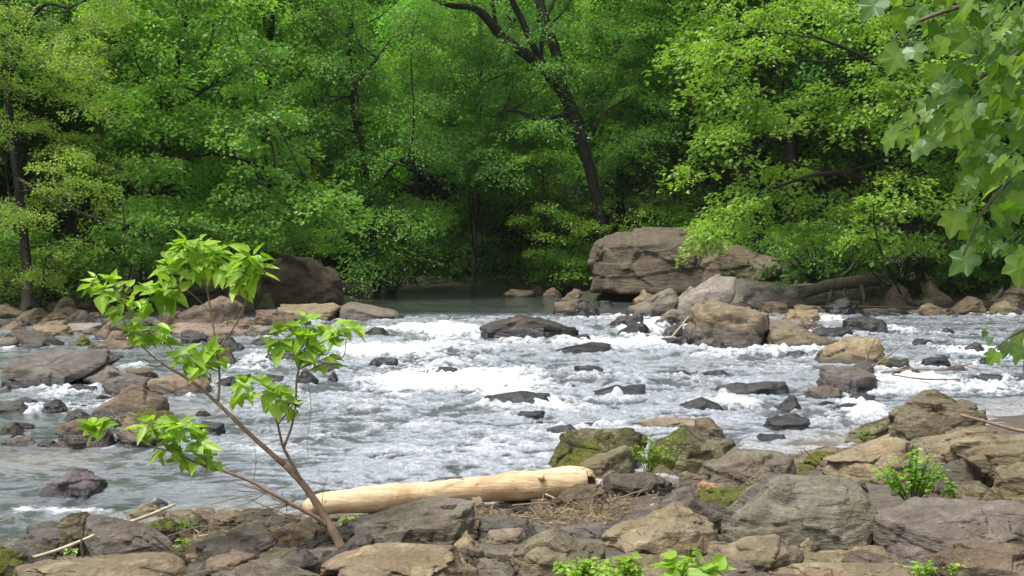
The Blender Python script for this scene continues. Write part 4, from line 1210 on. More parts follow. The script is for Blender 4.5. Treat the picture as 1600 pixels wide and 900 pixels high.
def px_tree(name, label, base, trunk, limbs, poly, nl, Y, dY, rpx, leafmat, bark=M_BARK, leaf=0.14, per=9, n=55, L=0.95, bias=0.0, droop=0.35, tint=None, group=None, cat='tree', extra=(), shape='rhomb', twigs=True, flat=0.14, top=-0.35):
    b = np.array(at(*base, Y))
    gz = ground_at(b[0], b[1]) - 0.15
    b[2] = gz
    r0 = root(name, tuple(b), label, cat, group)
    ax = [b]
    if trunk:
        pts = [b] + [at(x, y, Y + (t[3] if len(t) > 3 else 0)) for t in trunk for (x, y) in [t[:2]]]
        rad = [trunk[0][2] * 1.25 / F * Y] + [t[2] / F * Y for t in trunk]
        Tubes().add(pts, rad, 12, 0.16, 3).build('trunk', bark, r0, tuple(b))
        ax = pts
    cs, rs = lobes_in(poly, nl, Y, dY, rpx, bias)
    for (x, y, dy, r) in extra:
        cs = np.vstack([cs, at(x, y, Y + dy)])
        rs = np.append(rs, r / F * Y)
    T = Tubes()
    k = 0
    for lm in limbs:
        T.add([at(x, y, Y + dy) for (x, y, dy, r) in lm], [r / F * Y for (x, y, dy, r) in lm], 8, 0.12, 5)
        k += 1
    if twigs:
        axp = [np.array(p) for p in ax]
        dd = []
        for i in range(len(axp) - 1):
            dd += [axp[i] * (1 - t) + axp[i + 1] * t for t in np.linspace(0.15, 1, 8)]
        for lm in limbs:
            dd += [at(x, y, Y + dy) for (x, y, dy, r) in lm[1:]]
        dd = np.array(dd) if dd else np.array(axp)
        used = np.zeros(len(dd))
        for c, r in zip(cs, rs):
            if rnd.random() > 0.42: continue
            v = c - dd
            hd = np.hypot(v[:, 0], v[:, 1])
            cost = np.linalg.norm(v, axis=1) + 2.0 * np.maximum(0, 0.35 * hd - v[:, 2]) + np.array([rnd.uniform(0, 1.2) for _ in dd]) + 1.5 * used
            used[int(np.argmin(cost))] += 1
            a = dd[int(np.argmin(cost))]
            d = np.linalg.norm(c - a)
            if d < 0.5 or d > 7: continue
            q1 = a * 0.6 + c * 0.4 + np.array([rnd.gauss(0, .12), rnd.gauss(0, .12), -0.05 * d + rnd.gauss(0, .1)]) * min(d, 2)
            q2 = a * 0.25 + c * 0.75 + np.array([rnd.gauss(0, .12), rnd.gauss(0, .12), rnd.gauss(0, .1)]) * min(d, 2)
            rr = min(0.007 * d + 0.012, 0.05)
            T.add([a, q1, q2, c], [rr, rr * 0.75, rr * 0.5, rr * 0.25], 5, 0, 0, 3, cap=False)
    if T.n:
        T.build('limb', bark, r0, tuple(b))
    axp = np.array(ax)
    dz = np.linspace(0, 1, 30)[:, None]
    axd = np.concatenate([axp[i] * (1 - dz) + axp[i + 1] * dz for i in range(len(axp) - 1)]) if len(axp) > 1 else axp
    o = crown('crown', cs, rs, leafmat, r0, b, leaf, per, n, L, shape, axd, droop, flat, top)
    if tint: o.color = (*tint, 1)
    return r0


# --- main individual trees
px_tree('leaning_tree', 'tall dark trunked tree leaning left over the huge layered boulder, forked near the top', (940, 440),
        [(941, 372, 9), (930, 300, 8.5), (910, 225, 9.5), (893, 170, 10), (872, 130, 11)],
        [[(872, 135, 0, 11), (850, 105, 0, 9), (815, 80, -.3, 8.5), (785, 58, -.6, 8), (760, 28, -1, 6.5), (738, 12, -1.4, 5), (700, 8, -2, 4), (660, -10, -3, 2.5)],
         [(880, 150, 0, 9), (872, 95, .3, 8), (855, 40, .5, 8), (842, -5, .8, 7.5), (836, -90, 1, 6), (842, -160, 1, 4)],
         [(853, 105, 0, 4.5), (832, 70, -.3, 5), (815, 30, -.5, 5), (798, -8, -.8, 5), (785, -90, -1, 3)],
         [(775, 45, -.8, 3), (772, 20, -.9, 3.2), (768, -10, -1, 2.6)],
         [(845, 90, 0, 3.5), (848, 50, 0, 3), (865, 0, 0, 3)],
         [(893, 175, 0, 3.5), (850, 185, -1.2, 3), (800, 172, -2, 2.6), (775, 178, -2.4, 1.5)],
         [(905, 215, 0, 3), (860, 200, -1, 2), (820, 178, -2, 1.6)],
         [(912, 235, 0, 3), (940, 180, .6, 2), (985, 150, 1, 1.4)]],
        [(560, -190), (1080, -190), (1060, -40), (960, -10), (900, 10), (870, -20), (760, -30), (690, 20), (600, -20)], 30, 57, 4, 38, M_LEAF,
        leaf=0.15, per=8, L=1.0,
        extra=[(700, 130, 1.5, 34), (640, 100, 2, 40), (760, 150, 2.5, 30), (740, 205, 1.5, 30), (800, 225, 2, 30), (845, 250, 1.5, 26), (950, 120, 3, 36), (960, 210, 3, 30),
               (870, 300, 1.0, 24), (885, 345, .8, 20), (820, 290, 2, 26), (700, 60, 3, 34), (960, 40, 3, 36)], group='tall trees of the far bank')

px_tree('lacy_tree', 'lacy yellow green tree filling the left edge with small pale leaves', (40, 480),
        [(42, 420, 8, 2), (30, 300, 7, 2.5), (12, 150, 6, 2.5), (8, 0, 5, 2.5), (0, -120, 3, 2)],
        [[(12, 130, 0, 3), (60, 15, -1, 3), (110, 12, -1.5, 2)], [(30, 280, 0, 3), (120, 330, -3, 2), (200, 352, -4, 1)]],
        [(-90, -80), (160, -80), (185, 40), (150, 130), (200, 230), (195, 320), (180, 400), (60, 450), (-90, 450)], 74, 37, 3.5, 34, M_LEAFY,
        leaf=0.085, per=24, n=66, L=0.62, droop=0.3, bark=M_BARK, group='tall trees of the left bank')

px_tree('maple_tree', 'broad bright green maple reaching right over the left rocks in layered sprays', (215, 470),
        [(215, 400, 8, 1.5), (232, 300, 8, 2), (262, 180, 7, 2), (285, 60, 6, 1), (300, -80, 4, 0)],
        [[(240, 260, 0, 4), (330, 240, -1, 3), (430, 270, -2, 2), (520, 320, -2.5, 1)], [(262, 180, 0, 4), (350, 120, -1, 3), (420, 90, -1.5, 2)]],
        [(170, -90), (400, -90), (400, 40), (420, 120), (470, 190), (500, 260), (545, 320), (535, 352), (440, 392), (340, 415), (250, 420), (195, 400), (196, 330), (215, 230), (180, 120)],
        112, 42, 3.6, 32, M_LEAF, leaf=0.165, per=14, n=42, L=0.85, droop=0.3, bias=2.0, tint=(1.08, 1.12, 1.0), group='tall trees of the left bank')

px_tree('drooping_tree', 'drooping feathery green tree between the maple and the dark pool', (590, 455),
        [(585, 400, 5, 3), (575, 300, 5, 3), (560, 180, 4.5, 3), (545, 60, 4, 3), (560, -60, 3, 2)],
        [[(570, 250, 0, 3), (550, 150, -.6, 4), (590, 90, -1, 2.5)], [(575, 300, 0, 3), (640, 240, -1, 2), (670, 260, -1.5, 1)]],
        [(440, -80), (690, -80), (660, 60), (640, 150), (675, 230), (668, 320), (676, 385), (620, 425), (545, 425), (520, 340), (470, 250), (430, 120)],
        100, 53, 3.2, 30, M_LEAF, leaf=0.13, per=10, n=58, L=1.05, droop=0.65, tint=(0.92, 1.0, 1.0), group='tall trees of the far bank')

px_tree('sycamore_sapling', 'small bright layered tree over the pool end just left of the leaning trunk', (860, 452),
        [(862, 420, 3), (858, 380, 3), (850, 320, 2.4), (848, 270, 1.6)], [],
        [(790, 250), (900, 235), (925, 300), (925, 400), (915, 435), (850, 440), (838, 400), (800, 340)], 26, 55.5, 1.6, 22, M_LEAFS, leaf=0.13, per=11, n=50, L=0.8, tint=(1.0, 1.05, 0.8), group='small trees of the far bank')

px_tree('broadleaf_tree', 'fine leaved tall tree rising right behind the leaning trunk', (1095, 430),
        [(1098, 380, 7), (1103, 250, 7), (1106, 130, 6), (1108, 0, 6), (1108, -80, 4)], [],
        [(930, -90), (1200, -90), (1200, 60), (1150, 150), (1080, 210), (1010, 260), (960, 250), (965, 120)], 75, 60, 4, 34, M_LEAF, leaf=0.14, per=9, n=55, L=1.0, tint=(0.95, 1.02, 1.0), group='tall trees of the far bank')

px_tree('dark_trunk_tree', 'straight dark trunked tree seen through the leaves right of the boulder', (1172, 440),
        [(1172, 370, 14), (1168, 280, 12), (1160, 180, 9), (1156, 60, 8), (1150, -60, 6)], [],
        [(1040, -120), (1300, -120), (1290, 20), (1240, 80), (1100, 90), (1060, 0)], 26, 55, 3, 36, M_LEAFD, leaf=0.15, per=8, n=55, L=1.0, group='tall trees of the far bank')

px_tree('sycamore_tree', 'wide pale green sycamore with broad leaves hanging over the right boulders', (1440, 445),
        [(1432, 400, 6, 2), (1400, 300, 5.5, 2), (1385, 240, 5.5, 1.5), (1420, 130, 5, 1), (1380, 0, 4), (1360, -80, 3)],
        [[(1388, 250, 0, 6), (1330, 205, -.8, 4.5), (1250, 200, -1.5, 3), (1180, 230, -2.4, 2)], [(1415, 140, 0, 5), (1350, 90, -1, 3), (1280, 60, -2, 2)],
         [(1400, 290, 0, 4), (1300, 270, -1.5, 3), (1220, 290, -2.5, 2), (1150, 318, -3, 1.2)]],
        [(1080, 40), (1180, -60), (1600, -80), (1650, 60), (1600, 260), (1500, 330), (1490, 405), (1380, 400), (1300, 350), (1240, 370), (1160, 385), (1085, 395), (1055, 370), (1040, 280), (1100, 220), (1110, 130)],
        128, 43, 3.2, 29, M_LEAFS, leaf=0.17, per=15, n=34, L=0.8, droop=0.35, bias=2.2, tint=(1.02, 1.02, 0.8), group='tall trees of the right bank')

px_tree('right_bank_tree'.replace('right_bank_', 'shady_'), 'shady tree with a dark trunk at the right edge behind the near sycamore leaves', (1512, 460),
        [(1512, 400, 8), (1505, 330, 7), (1500, 220, 6), (1520, 80, 7), (1530, -60, 5)], [],
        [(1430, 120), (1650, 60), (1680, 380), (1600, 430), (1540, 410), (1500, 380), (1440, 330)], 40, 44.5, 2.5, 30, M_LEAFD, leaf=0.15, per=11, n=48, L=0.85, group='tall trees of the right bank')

# --- bushes
def bush(label, poly, n, Y, dY, rpx, mat, leaf=0.12, tint=None, per=12, L=0.6, nn=42, group='bushes along the banks', name='bush', shape='rhomb'):
    xs_ = [p[0] for p in poly]
    yb = max(p[1] for p in poly)
    cx = sum(xs_) / len(xs_)
    b = np.array(at(cx, yb, Y))
    b[2] = ground_at(b[0], b[1]) - 0.05
    r0 = root(name, tuple(b), label, 'bush', group)
    cs, rs = lobes_in(poly, n, Y, dY, rpx)
    T = Tubes()
    for c, r in zip(cs, rs):
        T.add([b + np.array([rnd.uniform(-.2, .2), 0, 0]), (b + c) / 2 + np.array([0, 0, 0.1]), c], [0.03, 0.02, 0.008], 5, 0, 0, 3, cap=False)
    T.build('stems', M_BARK, r0, tuple(b)).name = 'stem'
    o = crown('foliage', cs, rs, mat, r0, b, leaf, per, nn, L, shape, None, 0.35)
    if tint: o.color = (*tint, 1)
    return r0

bush('green leafy bushes hanging to the rocks at the far left bank', [(-40, 370), (90, 350), (210, 370), (205, 430), (130, 470), (60, 484), (-40, 484)], 46, 41.8, 1.4, 24, M_LEAF)
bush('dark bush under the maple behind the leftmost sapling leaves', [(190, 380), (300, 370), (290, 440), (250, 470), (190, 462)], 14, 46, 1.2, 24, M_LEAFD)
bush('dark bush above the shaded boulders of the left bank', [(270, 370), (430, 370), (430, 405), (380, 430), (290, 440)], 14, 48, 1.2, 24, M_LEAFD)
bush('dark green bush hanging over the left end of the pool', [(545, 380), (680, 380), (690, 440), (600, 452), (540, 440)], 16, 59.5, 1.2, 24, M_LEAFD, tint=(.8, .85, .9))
bush('bright bush low at the water left of the huge boulder', [(838, 395), (915, 385), (922, 440), (880, 446), (845, 430)], 14, 54.8, 0.7, 16, M_LEAF, tint=(1.15, 1.2, 0.8), leaf=0.11)
bush('green bush behind the huge layered boulder', [(955, 320), (1060, 300), (1080, 350), (1040, 375), (960, 378)], 14, 57, 1, 22, M_LEAF, tint=(1.2, 1.2, 0.8))
bush('leafy bush right of the hidden layered boulder', [(1215, 360), (1300, 350), (1330, 400), (1310, 440), (1230, 445)], 18, 47, 1, 20, M_LEAF, tint=(0.95, 1.0, 0.9))
bush('bushy slope plants above the fallen root log', [(1290, 370), (1390, 360), (1385, 425), (1330, 440), (1290, 430)], 18, 47.5, 1, 20, M_LEAF)
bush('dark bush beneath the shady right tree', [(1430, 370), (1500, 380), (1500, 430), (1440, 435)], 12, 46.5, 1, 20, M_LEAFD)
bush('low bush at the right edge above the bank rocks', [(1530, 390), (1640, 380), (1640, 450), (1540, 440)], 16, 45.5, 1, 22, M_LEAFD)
px_tree('canopy_tree', 'wide dark green tree overhanging the far end of the pool', (740, 440),
        [(742, 380, 3.5, 3), (748, 280, 3.2, 3), (752, 150, 3, 3), (750, 20, 2.5, 3)], [],
        [(640, 20), (880, 20), (890, 150), (880, 260), (840, 300), (760, 315), (690, 300), (655, 200)], 62, 58.5, 3.0, 32, M_LEAF, leaf=0.14, per=11, n=55, L=1.0, droop=0.5, bias=2.5, tint=(0.9, 0.97, 0.95), group='tall trees of the far bank')
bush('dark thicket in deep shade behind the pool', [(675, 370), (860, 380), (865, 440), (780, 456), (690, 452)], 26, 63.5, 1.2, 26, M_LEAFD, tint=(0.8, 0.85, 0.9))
bush('leafy bush in front of the shady right tree trunk', [(1450, 385), (1560, 370), (1570, 440), (1500, 452), (1450, 440)], 20, 43.4, 0.8, 20, M_LEAF, tint=(.8, .9, .9))
bush('green bush hanging over the pale brown boulder of the left bank', [(400, 360), (530, 355), (545, 395), (480, 402), (405, 408)], 16, 47.2, 0.8, 20, M_LEAF, tint=(.85, .92, .9))
fb = bush('flowering shrub with white blossom above the right earth bank', [(1355, 370), (1450, 370), (1450, 425), (1370, 430)], 16, 45.2, 0.8, 17, M_LEAFD, name='flowering_shrub')
# blossom clusters
cs = []
for (x, y) in [(1392, 408), (1402, 402), (1412, 400), (1398, 396), (1425, 392), (1432, 385), (1424, 384), (1430, 402), (1388, 400), (1445, 398), (1436, 376), (1408, 410)]:
    for k in range(26):
        cs.append(at(x + rnd.gauss(0, 4), y + rnd.gauss(0, 3), 44.2 + rnd.gauss(0, 0.15)))
cs = np.array(cs)
k = len(cs)
me = leaves_mesh('blossom', cs - np.array(fb.location), rng.normal(0, 1, (k, 3)), rng.normal(0, 1, (k, 3)) + np.array([0, -1, 1]), rng.uniform(0.04, 0.08, k), rng.random(k), 'rhomb', M_BLOOM)
link('blossom', me, fb)

# --- forest on the slopes behind: shared crown meshes
def forest_proto(seed, mat, h, w_):
    g = np.random.default_rng(seed)
    rr = random.Random(seed)
    cs, rs = [], []
    for k in range(34):
        t = rr.random()
        z = h * (0.16 + 0.84 * t)
        env = w_ * math.sin(math.pi * min(1, 0.18 + 0.82 * t) ** 0.9) ** 0.6
        a = rr.uniform(0, 6.283)
        rad = env * math.sqrt(rr.uniform(0.15, 1.0))
        cs.append((rad * math.cos(a), rad * math.sin(a), z))
        rs.append(rr.uniform(1.1, 1.9))
    cs, rs = np.array(cs), np.array(rs)
    axp = np.stack([0 * np.linspace(0, h, 30), 0 * np.linspace(0, h, 30), np.linspace(0, h, 30)], -1)
    P, O, LL, TT = lobe_sprays(cs, rs, 7, axp, 1.25, g)
    C, Dr, Nn, sz, tn = spray_leaves(P, O, LL, 46, 0.21, tint=TT, droop=0.4, g=g)
    cm = leaves_mesh('crown', C, Dr, Nn, sz, tn, 'rhomb', mat)
    T = Tubes()
    T.add([(0, 0, -0.5), (rr.uniform(-.2, .2), 0, h * .3), (rr.uniform(-.5, .5), rr.uniform(-.5, .5), h * .6), (rr.uniform(-.6, .6), 0, h * .95)], [0.26, 0.22, 0.15, 0.04], 8, 0.1, seed)
    for c in cs[::2]:
        a = np.array([0, 0, c[2] * 0.8])
        T.add([a, (a + c) / 2 + np.array([0, 0, -.2]), c], [0.07, 0.05, 0.02], 5, 0, 0, 2, cap=False)
    to = T.build('trunk', M_BARK)
    tm = to.data
    bpy.data.objects.remove(to)
    return cm, tm

protos = [forest_proto(301, M_LEAF, 13, 3.6), forest_proto(302, M_LEAF, 15, 4.0), forest_proto(303, M_LEAFD, 14, 3.8), forest_proto(304, M_LEAFS, 12, 3.8), forest_proto(305, M_LEAF, 11, 3.4)]
def forest_tree(x, y, k, sc, label, group, tint):
    cm, tm = protos[k]
    z = ground_at(x, y)
    r0 = root('forest_tree', (x, y, z), label, 'tree', group)
    r0.rotation_euler = (0, 0, rnd.uniform(0, 6.28))
    r0.scale = (sc, sc, sc * rnd.uniform(0.9, 1.15))
    c = link('crown', cm, r0)
    c.color = (*tint, 1)
    link('trunk', tm, r0)

MARKS = [(150, 'the leftmost bank slabs'), (330, 'the top leaves of the sapling'), (520, 'the pale brown left boulder'), (690, 'the left end of the dark pool'), (850, 'the middle of the dark pool'),
         (960, 'the foot of the leaning tree'), (1130, 'the huge layered boulder'), (1300, 'the fallen trunk'), (1450, 'the white flowering shrub'), (9999, 'the right edge rocks')]
def mark(px): return next(m for x, m in MARKS if px < x)
spots = []
for row, (Y, step) in enumerate([(66, 6.0), (75, 6.5), (86, 7.5), (99, 8.5), (114, 9.5)]):
    half = Y * 0.50 + 5
    x = -half + rnd.uniform(0, 3)
    while x < half:
        px = 800 + x / Y * F
        spots.append((x + rnd.uniform(-1.2, 1.2), Y + rnd.uniform(-2.2, 2.2), row))
        x += step * rnd.uniform(0.85, 1.15)
# slopes left and right of the pool
for (x, y) in [(-14, 50), (-19, 48), (-24, 45), (-17, 55), (-22, 54), (-11, 56), (-27, 50), (-30, 44), (-12.5, 66), (12, 54), (16, 51), (20, 50), (24, 46), (14, 59), (19, 58), (9, 61), (25, 55), (29, 49), (-26, 40), (29, 42)]:
    spots.append((x, y, 9))
for (x, y, row) in spots:
    k = rnd.choice([0, 1, 1, 4, 3, 0, 2])
    t = rnd.uniform(0.85, 1.15)
    tint = (t * rnd.uniform(0.9, 1.2), t * 1.1, t * rnd.uniform(0.8, 1.1))
    if row == 9:
        sidew = 'left' if x < 0 else 'right'
        lab = 'leafy tree of the %s slope, %s row, above %s' % (sidew, 'front' if y < 50 else 'rear', mark(800 + x / y * F))
        grp = 'trees of the %s wooded slope' % sidew
    else:
        lab = 'forest tree in the %s hillside tier above %s' % (['lowest', 'second', 'third', 'fourth', 'topmost'][row], mark(800 + x / y * F))
        grp = 'trees of the distant forest'
    forest_tree(x, y, k, rnd.uniform(0.85, 1.2), lab, grp, tint)

# --- dark undergrowth on the banks: ferns and low leaves nobody could count
n = 90000
xx = rng.uniform(-44, 46, n)
yy = rng.uniform(38, 100, n)
sdv = river_sd(xx, yy)
m = (sdv > 1.3) & (sdv < 60)
xx, yy = xx[m], yy[m]
zz = terrain_z(xx, yy)
k = len(xx)
C = np.stack([xx, yy, zz + rng.random(k) ** 1.6 * (0.7 + 0.02 * (yy - 40))], -1)
me = leaves_mesh('undergrowth', C, rng.normal(0, 1, (k, 3)) + np.array([0, -0.3, 0.1]), rng.normal(0, 0.5, (k, 3)) + np.array([0, -0.2, 1]), rng.uniform(0.16, 0.3, k) * (1 + (yy - 40) / 60), rng.random(k), 'rhomb', M_LEAFD)
tag(link('undergrowth', me), 'low dark green plants covering the forest floor', 'undergrowth', kind='stuff')

# ------------------------------------------------------------------ right bank roots and driftwood
def stick(label, pts, mat=M_TWIG, name='stick', cat='stick', group='loose sticks lying about', side=None, rough=0.12):
    """pts: (px, py, Y, radius px)"""
    P = [at(p[0], p[1], p[2]) for p in pts]
    rd = [p[3] / F * p[2] for p in pts]
    T = Tubes()
    T.add(P, rd, 8, rough, rnd.randrange(99), 5)
    for s in (side or []):
        T.add([at(p[0], p[1], p[2]) for p in s], [p[3] / F * p[2] for p in s], 6, rough, 3, 4)
    o = T.build(name, mat, None, tuple(P[0]))
    return tag(o, label, cat, group)

stick('thick dark fallen trunk lying along the right bank with hanging roots', [(1190, 466, 44, 5), (1240, 462, 44, 9), (1290, 447, 44, 9), (1330, 441, 44, 10), (1372, 436, 44.5, 11)], M_BARKG, 'fallen_trunk', 'fallen tree', None,
      [[(1270, 455, 44, 5), (1240, 470, 43.6, 3), (1215, 478, 43.4, 1.5)], [(1300, 450, 44, 3), (1296, 465, 43.5, 2), (1290, 480, 43.2, 1)], [(1345, 445, 44, 4), (1350, 465, 43.5, 2.5), (1346, 482, 43.2, 1.2)],
       [(1322, 446, 44, 2.5), (1318, 462, 43.5, 1.4), (1325, 474, 43.2, .7)], [(1258, 460, 43.9, 1.2), (1254, 472, 43.4, .8), (1250, 480, 43.2, .5)]])
stick('pale broken stump standing on the fallen trunk', [(1244, 460, 43.6, 3.5), (1243, 448, 43.6, 3.5), (1245, 438, 43.6, 2.5)], M_DRIFT, 'broken_stump', 'stump', None)
stick('second thin grey log lying behind the fallen trunk', [(1150, 445, 45.6, 3), (1210, 449, 45.6, 4), (1290, 445, 45.6, 3.4)], M_BARKG, 'thin_log', 'log', None)
stick('long thin pale pole lying just above the far right waterline', [(1190, 478, 41.6, 1), (1330, 479, 41.4, 1.6), (1470, 482, 41.0, 1.7), (1570, 483, 40.6, 1)], M_BARKG, 'pole', 'log', None)
stick('curved grey root rising from the right bank', [(1310, 434, 46, 3), (1326, 424, 45.6, 3.2), (1336, 410, 45.4, 2)], M_BARKG, 'root', 'root', None)
stick('crooked root on the right bank beside the tan sloping rock', [(1536, 478, 41.5, 4), (1556, 466, 41.6, 3.6), (1566, 452, 41.8, 3)], M_BARKG, 'root', 'root', None)
stick('pale curved driftwood lying over the far left slabs', [(-20, 517, 36.5, 3.2), (25, 515, 36.5, 3.4), (50, 513, 36.7, 3), (64, 504, 36.9, 2.6), (98, 507, 37.0, 1.6)], M_DRIFT, 'driftwood', 'driftwood', None)
stick('thin pale branch leaning on the big brown boulder of the left bank', [(478, 440, 46.5, 1.0), (500, 455, 45.7, 1.2), (524, 476, 45.0, 1.4)], M_DRIFT, group='sticks on the far rocks')
stick('short upright twig on the slab by the pool', [(524, 478, 45, .9), (523, 468, 45, .8), (521, 457, 45, .5)], M_TWIG, group='sticks on the far rocks')
stick('reddish twig rising from the gap beside the sunlit tan rock', [(1352, 573, 24.2, 1.5), (1358, 550, 24.2, 1.4), (1368, 528, 24.2, 1.0)], M_TWIG, side=[[(1356, 556, 24.2, .9), (1352, 540, 24.2, .6)], [(1361, 545, 24.2, .9), (1384, 528, 24.2, .5)]], group='sticks on the far rocks')
stick('forked stick slanting up from behind the brown wedge', [(1352, 578, 23.5, 1.6), (1380, 562, 23.5, 1.3), (1408, 540, 23.5, .8)], M_TWIG, group='sticks on the far rocks')
stick('long dark stick stretched over the right channel stones', [(1376, 582, 22.5, 1.6), (1430, 577, 22.5, 1.5), (1475, 578, 22.5, 1.3), (1520, 568, 22.5, .7)], M_TWIG, side=[[(1475, 578, 22.5, 1.2), (1500, 570, 22.5, .8), (1530, 578, 22.5, .5)]], group='sticks on the far rocks')
stick('lower dark stick trailing in the right channel', [(1392, 585, 21.5, 1.2), (1440, 592, 21.4, 1.5), (1500, 593, 21.3, 1.0)], M_TWIG, group='sticks on the far rocks')
stick('brown stick leaning against the big tan angular boulder', [(1040, 538, 29.0, 1.5), (1062, 512, 29.2, 1.3), (1076, 494, 29.4, .8)], M_DRIFT, group='sticks on the far rocks')
stick('thin stick pointing left from the grey bank boulders', [(1048, 484, 34, .9), (1072, 494, 33.6, 1.1), (1094, 505, 33.3, .9)], M_DRIFT, group='sticks on the far rocks')
stick('long dead stick resting on the right slabs by the craggy rock', [(1500, 648, 12.2, 2.2), (1545, 660, 12.0, 2.6), (1590, 672, 11.8, 3.0), (1630, 676, 11.6, 2.4)], M_TWIG)

# --- the log
def build_log():
    Yl, Yr = 11.0, 11.45
    pts = [(480, 793, Yl - .1, 13), (500, 789, Yl, 18), (560, 782, Yl + .1, 19), (650, 773, Yl + .2, 18.5), (740, 765, Yl + .28, 20), (830, 757, Yl + .36, 22), (890, 752, Yr - .02, 22.5), (914, 749, Yr, 21), (917, 749, Yr, 15)]
    P = [at(p[0], p[1], p[2]) for p in pts]
    T = Tubes()
    T.add(P, [p[3] / F * p[2] for p in pts], 30, 0.22, 12, 10)
    for (x, y, dy, r, ex, ey) in [(600, 768, .05, 5, 4, -6), (845, 748, 0, 5, 3, -6)]:
        T.add([at(x, y, 11.25 + dy), at(x + ex, y + ey, 11.25 + dy * 2.2)], [r * 1.3 / F * 11.2, r * .7 / F * 11.2], 10, 0.25, 5, 2)
    o = T.build('log', M_LOG, None, tuple(P[0]))
    tag(o, 'thick peeled pale log lying on the near bank rocks', 'log')
build_log()
stick('thin dark twig lying on top of the log', [(670, 752, 11.1, 1.0), (700, 746, 11.15, .9), (725, 749, 11.2, .6)], M_TWIG)

def gs(px, py, lift=0.04):
    p = hit(px, py)
    return p[1] - lift * 2
NB = [
 ('straight pale stick slanting beside the blotched boulder', [(947, 829), (985, 808), (1022, 788)], 3.0, M_DRIFT, 10.3),
 ('long thin branch lying through the debris hollow', [(852, 802), (910, 800), (960, 794), (1000, 790)], 1.6, M_DRIFT, 10.7),
 ('pale forked branch at the right end of the log', [(845, 782), (890, 771), (930, 760), (940, 750)], 2.6, M_DRIFT, 11.6),
 ('short pale stick pointing up beside the log end', [(922, 787), (932, 766), (938, 752)], 2.0, M_DRIFT, 11.4),
 ('thin grey twig crossing the dark mossy slab', [(974, 800), (1002, 768), (1034, 738)], 1.0, M_TWIG, 10.6),
 ('thin curved twig arching over the dark mossy slab', [(990, 770), (985, 750), (1000, 738), (1024, 742)], 0.9, M_TWIG, 11.0),
 ('second pale stick in the debris below the log', [(878, 790), (868, 780), (852, 772)], 2.0, M_DRIFT, 11.2),
 ('dark root like stick under the log right half', [(800, 790), (850, 786), (905, 792), (960, 786)], 1.6, M_TWIG, 11.0),
 ('thin brown stick behind the blotched boulder', [(960, 782), (985, 772), (1012, 764)], 1.4, M_TWIG, 10.9),
 ('pale stick lying left under the leaning purple slab', [(50, 872), (95, 858), (148, 836)], 3.2, M_DRIFT, 9.0),
 ('pale stick resting on the mossy rocks behind the leaning slab', [(198, 818), (230, 806), (274, 788)], 3.0, M_DRIFT, 10.1),
 ('tapered brown stick below the leaning purple slab', [(236, 834), (266, 858), (298, 884)], 3.0, M_BARKG, 8.7),
 ('upright brown stake in front of the long tan ledge', [(133, 912), (130, 880), (127, 842)], 2.6, M_BARKG, 8.0),
 ('curved pale vine on the ground left of the sapling', [(310, 838), (360, 832), (420, 850), (470, 846), (500, 838)], 1.3, M_DRIFT, 8.9),
 ('thin twig on the rocks by the low mossy stone', [(262, 838), (320, 822), (380, 834), (410, 842)], 1.1, M_TWIG, 9.3),
 ('thin stick across the bottom pale boulder', [(700, 898), (730, 892), (758, 884), (740, 872)], 1.2, M_TWIG, 8.0),
 ('twig sticking up in front of the ribbed ledge', [(1285, 730), (1270, 715), (1254, 700)], 1.2, M_TWIG, 11.8),
 ('slender stick on the mossy stone left of the smooth boulder', [(1100, 800), (1130, 770), (1150, 742)], 0.9, M_TWIG, 10.6),
 ('little broken stick beside the purple boulder', [(1140, 740), (1165, 748), (1178, 762)], 1.2, M_TWIG, 10.8),
]
for (lab, p, r, mt, Y) in NB:
    stick(lab, [(x, y, Y, r * (1 - 0.35 * i / len(p))) for i, (x, y) in enumerate(p)], mt)

# dry grass and litter in the hollow
def blades(n, boxes, h, seedn):
    C, D = [], []
    for i in range(n):
        x0, x1, y0, y1 = boxes[i % len(boxes)]
        p = hit(rnd.uniform(x0, x1), rnd.uniform(y0, y1))
        C.append(p)
    C = np.array(C)
    k = len(C)
    return C
C = blades(2600, [(850, 970, 776, 828), (820, 1000, 782, 815), (250, 420, 815, 850), (700, 800, 800, 840), (1230, 1330, 715, 735)], 0.1, 1)
k = len(C)
Dr = rng.normal(0, 1, (k, 3)) * np.array([1, 1, 0.35]) + np.array([0, 0, 0.28])
V, Fs, m_ = leaf_arrays(C + np.array([0, 0, 0.01]), Dr, rng.normal(0, 1, (k, 3)) + np.array([0, -.5, 1]), rng.uniform(0.06, 0.17, k), 'rhomb', 0.0)
V = V.reshape(k, 4, 3)
mid = (V[:, 0] + V[:, 2]) / 2
V[:, 1] = mid + (V[:, 1] - mid) * 0.10
V[:, 3] = mid + (V[:, 3] - mid) * 0.10
me = mesh_from('dry_grass', V.reshape(-1, 3), Fs, False, {'tint': np.repeat(rng.random(k), 4)}, [M_DRY])
tag(link('dry_grass', me), 'dry straw and dead grass caught between the near rocks', 'dry grass', kind='stuff')
C = blades(1600, [(-20, 1620, 800, 910), (740, 1100, 760, 830)], 0.1, 2)
k = len(C)
me = leaves_mesh('leaf_litter', C + np.array([0, 0, 0.012]), rng.normal(0, 1, (k, 3)) * np.array([1, 1, .2]), rng.normal(0, 0.35, (k, 3)) + np.array([0, 0, 1]), rng.uniform(0.02, 0.05, k), rng.random(k), 'oval', M_DRY)
tag(link('leaf_litter', me), 'brown dead leaves scattered on the near bank soil', 'leaf litter', kind='stuff')

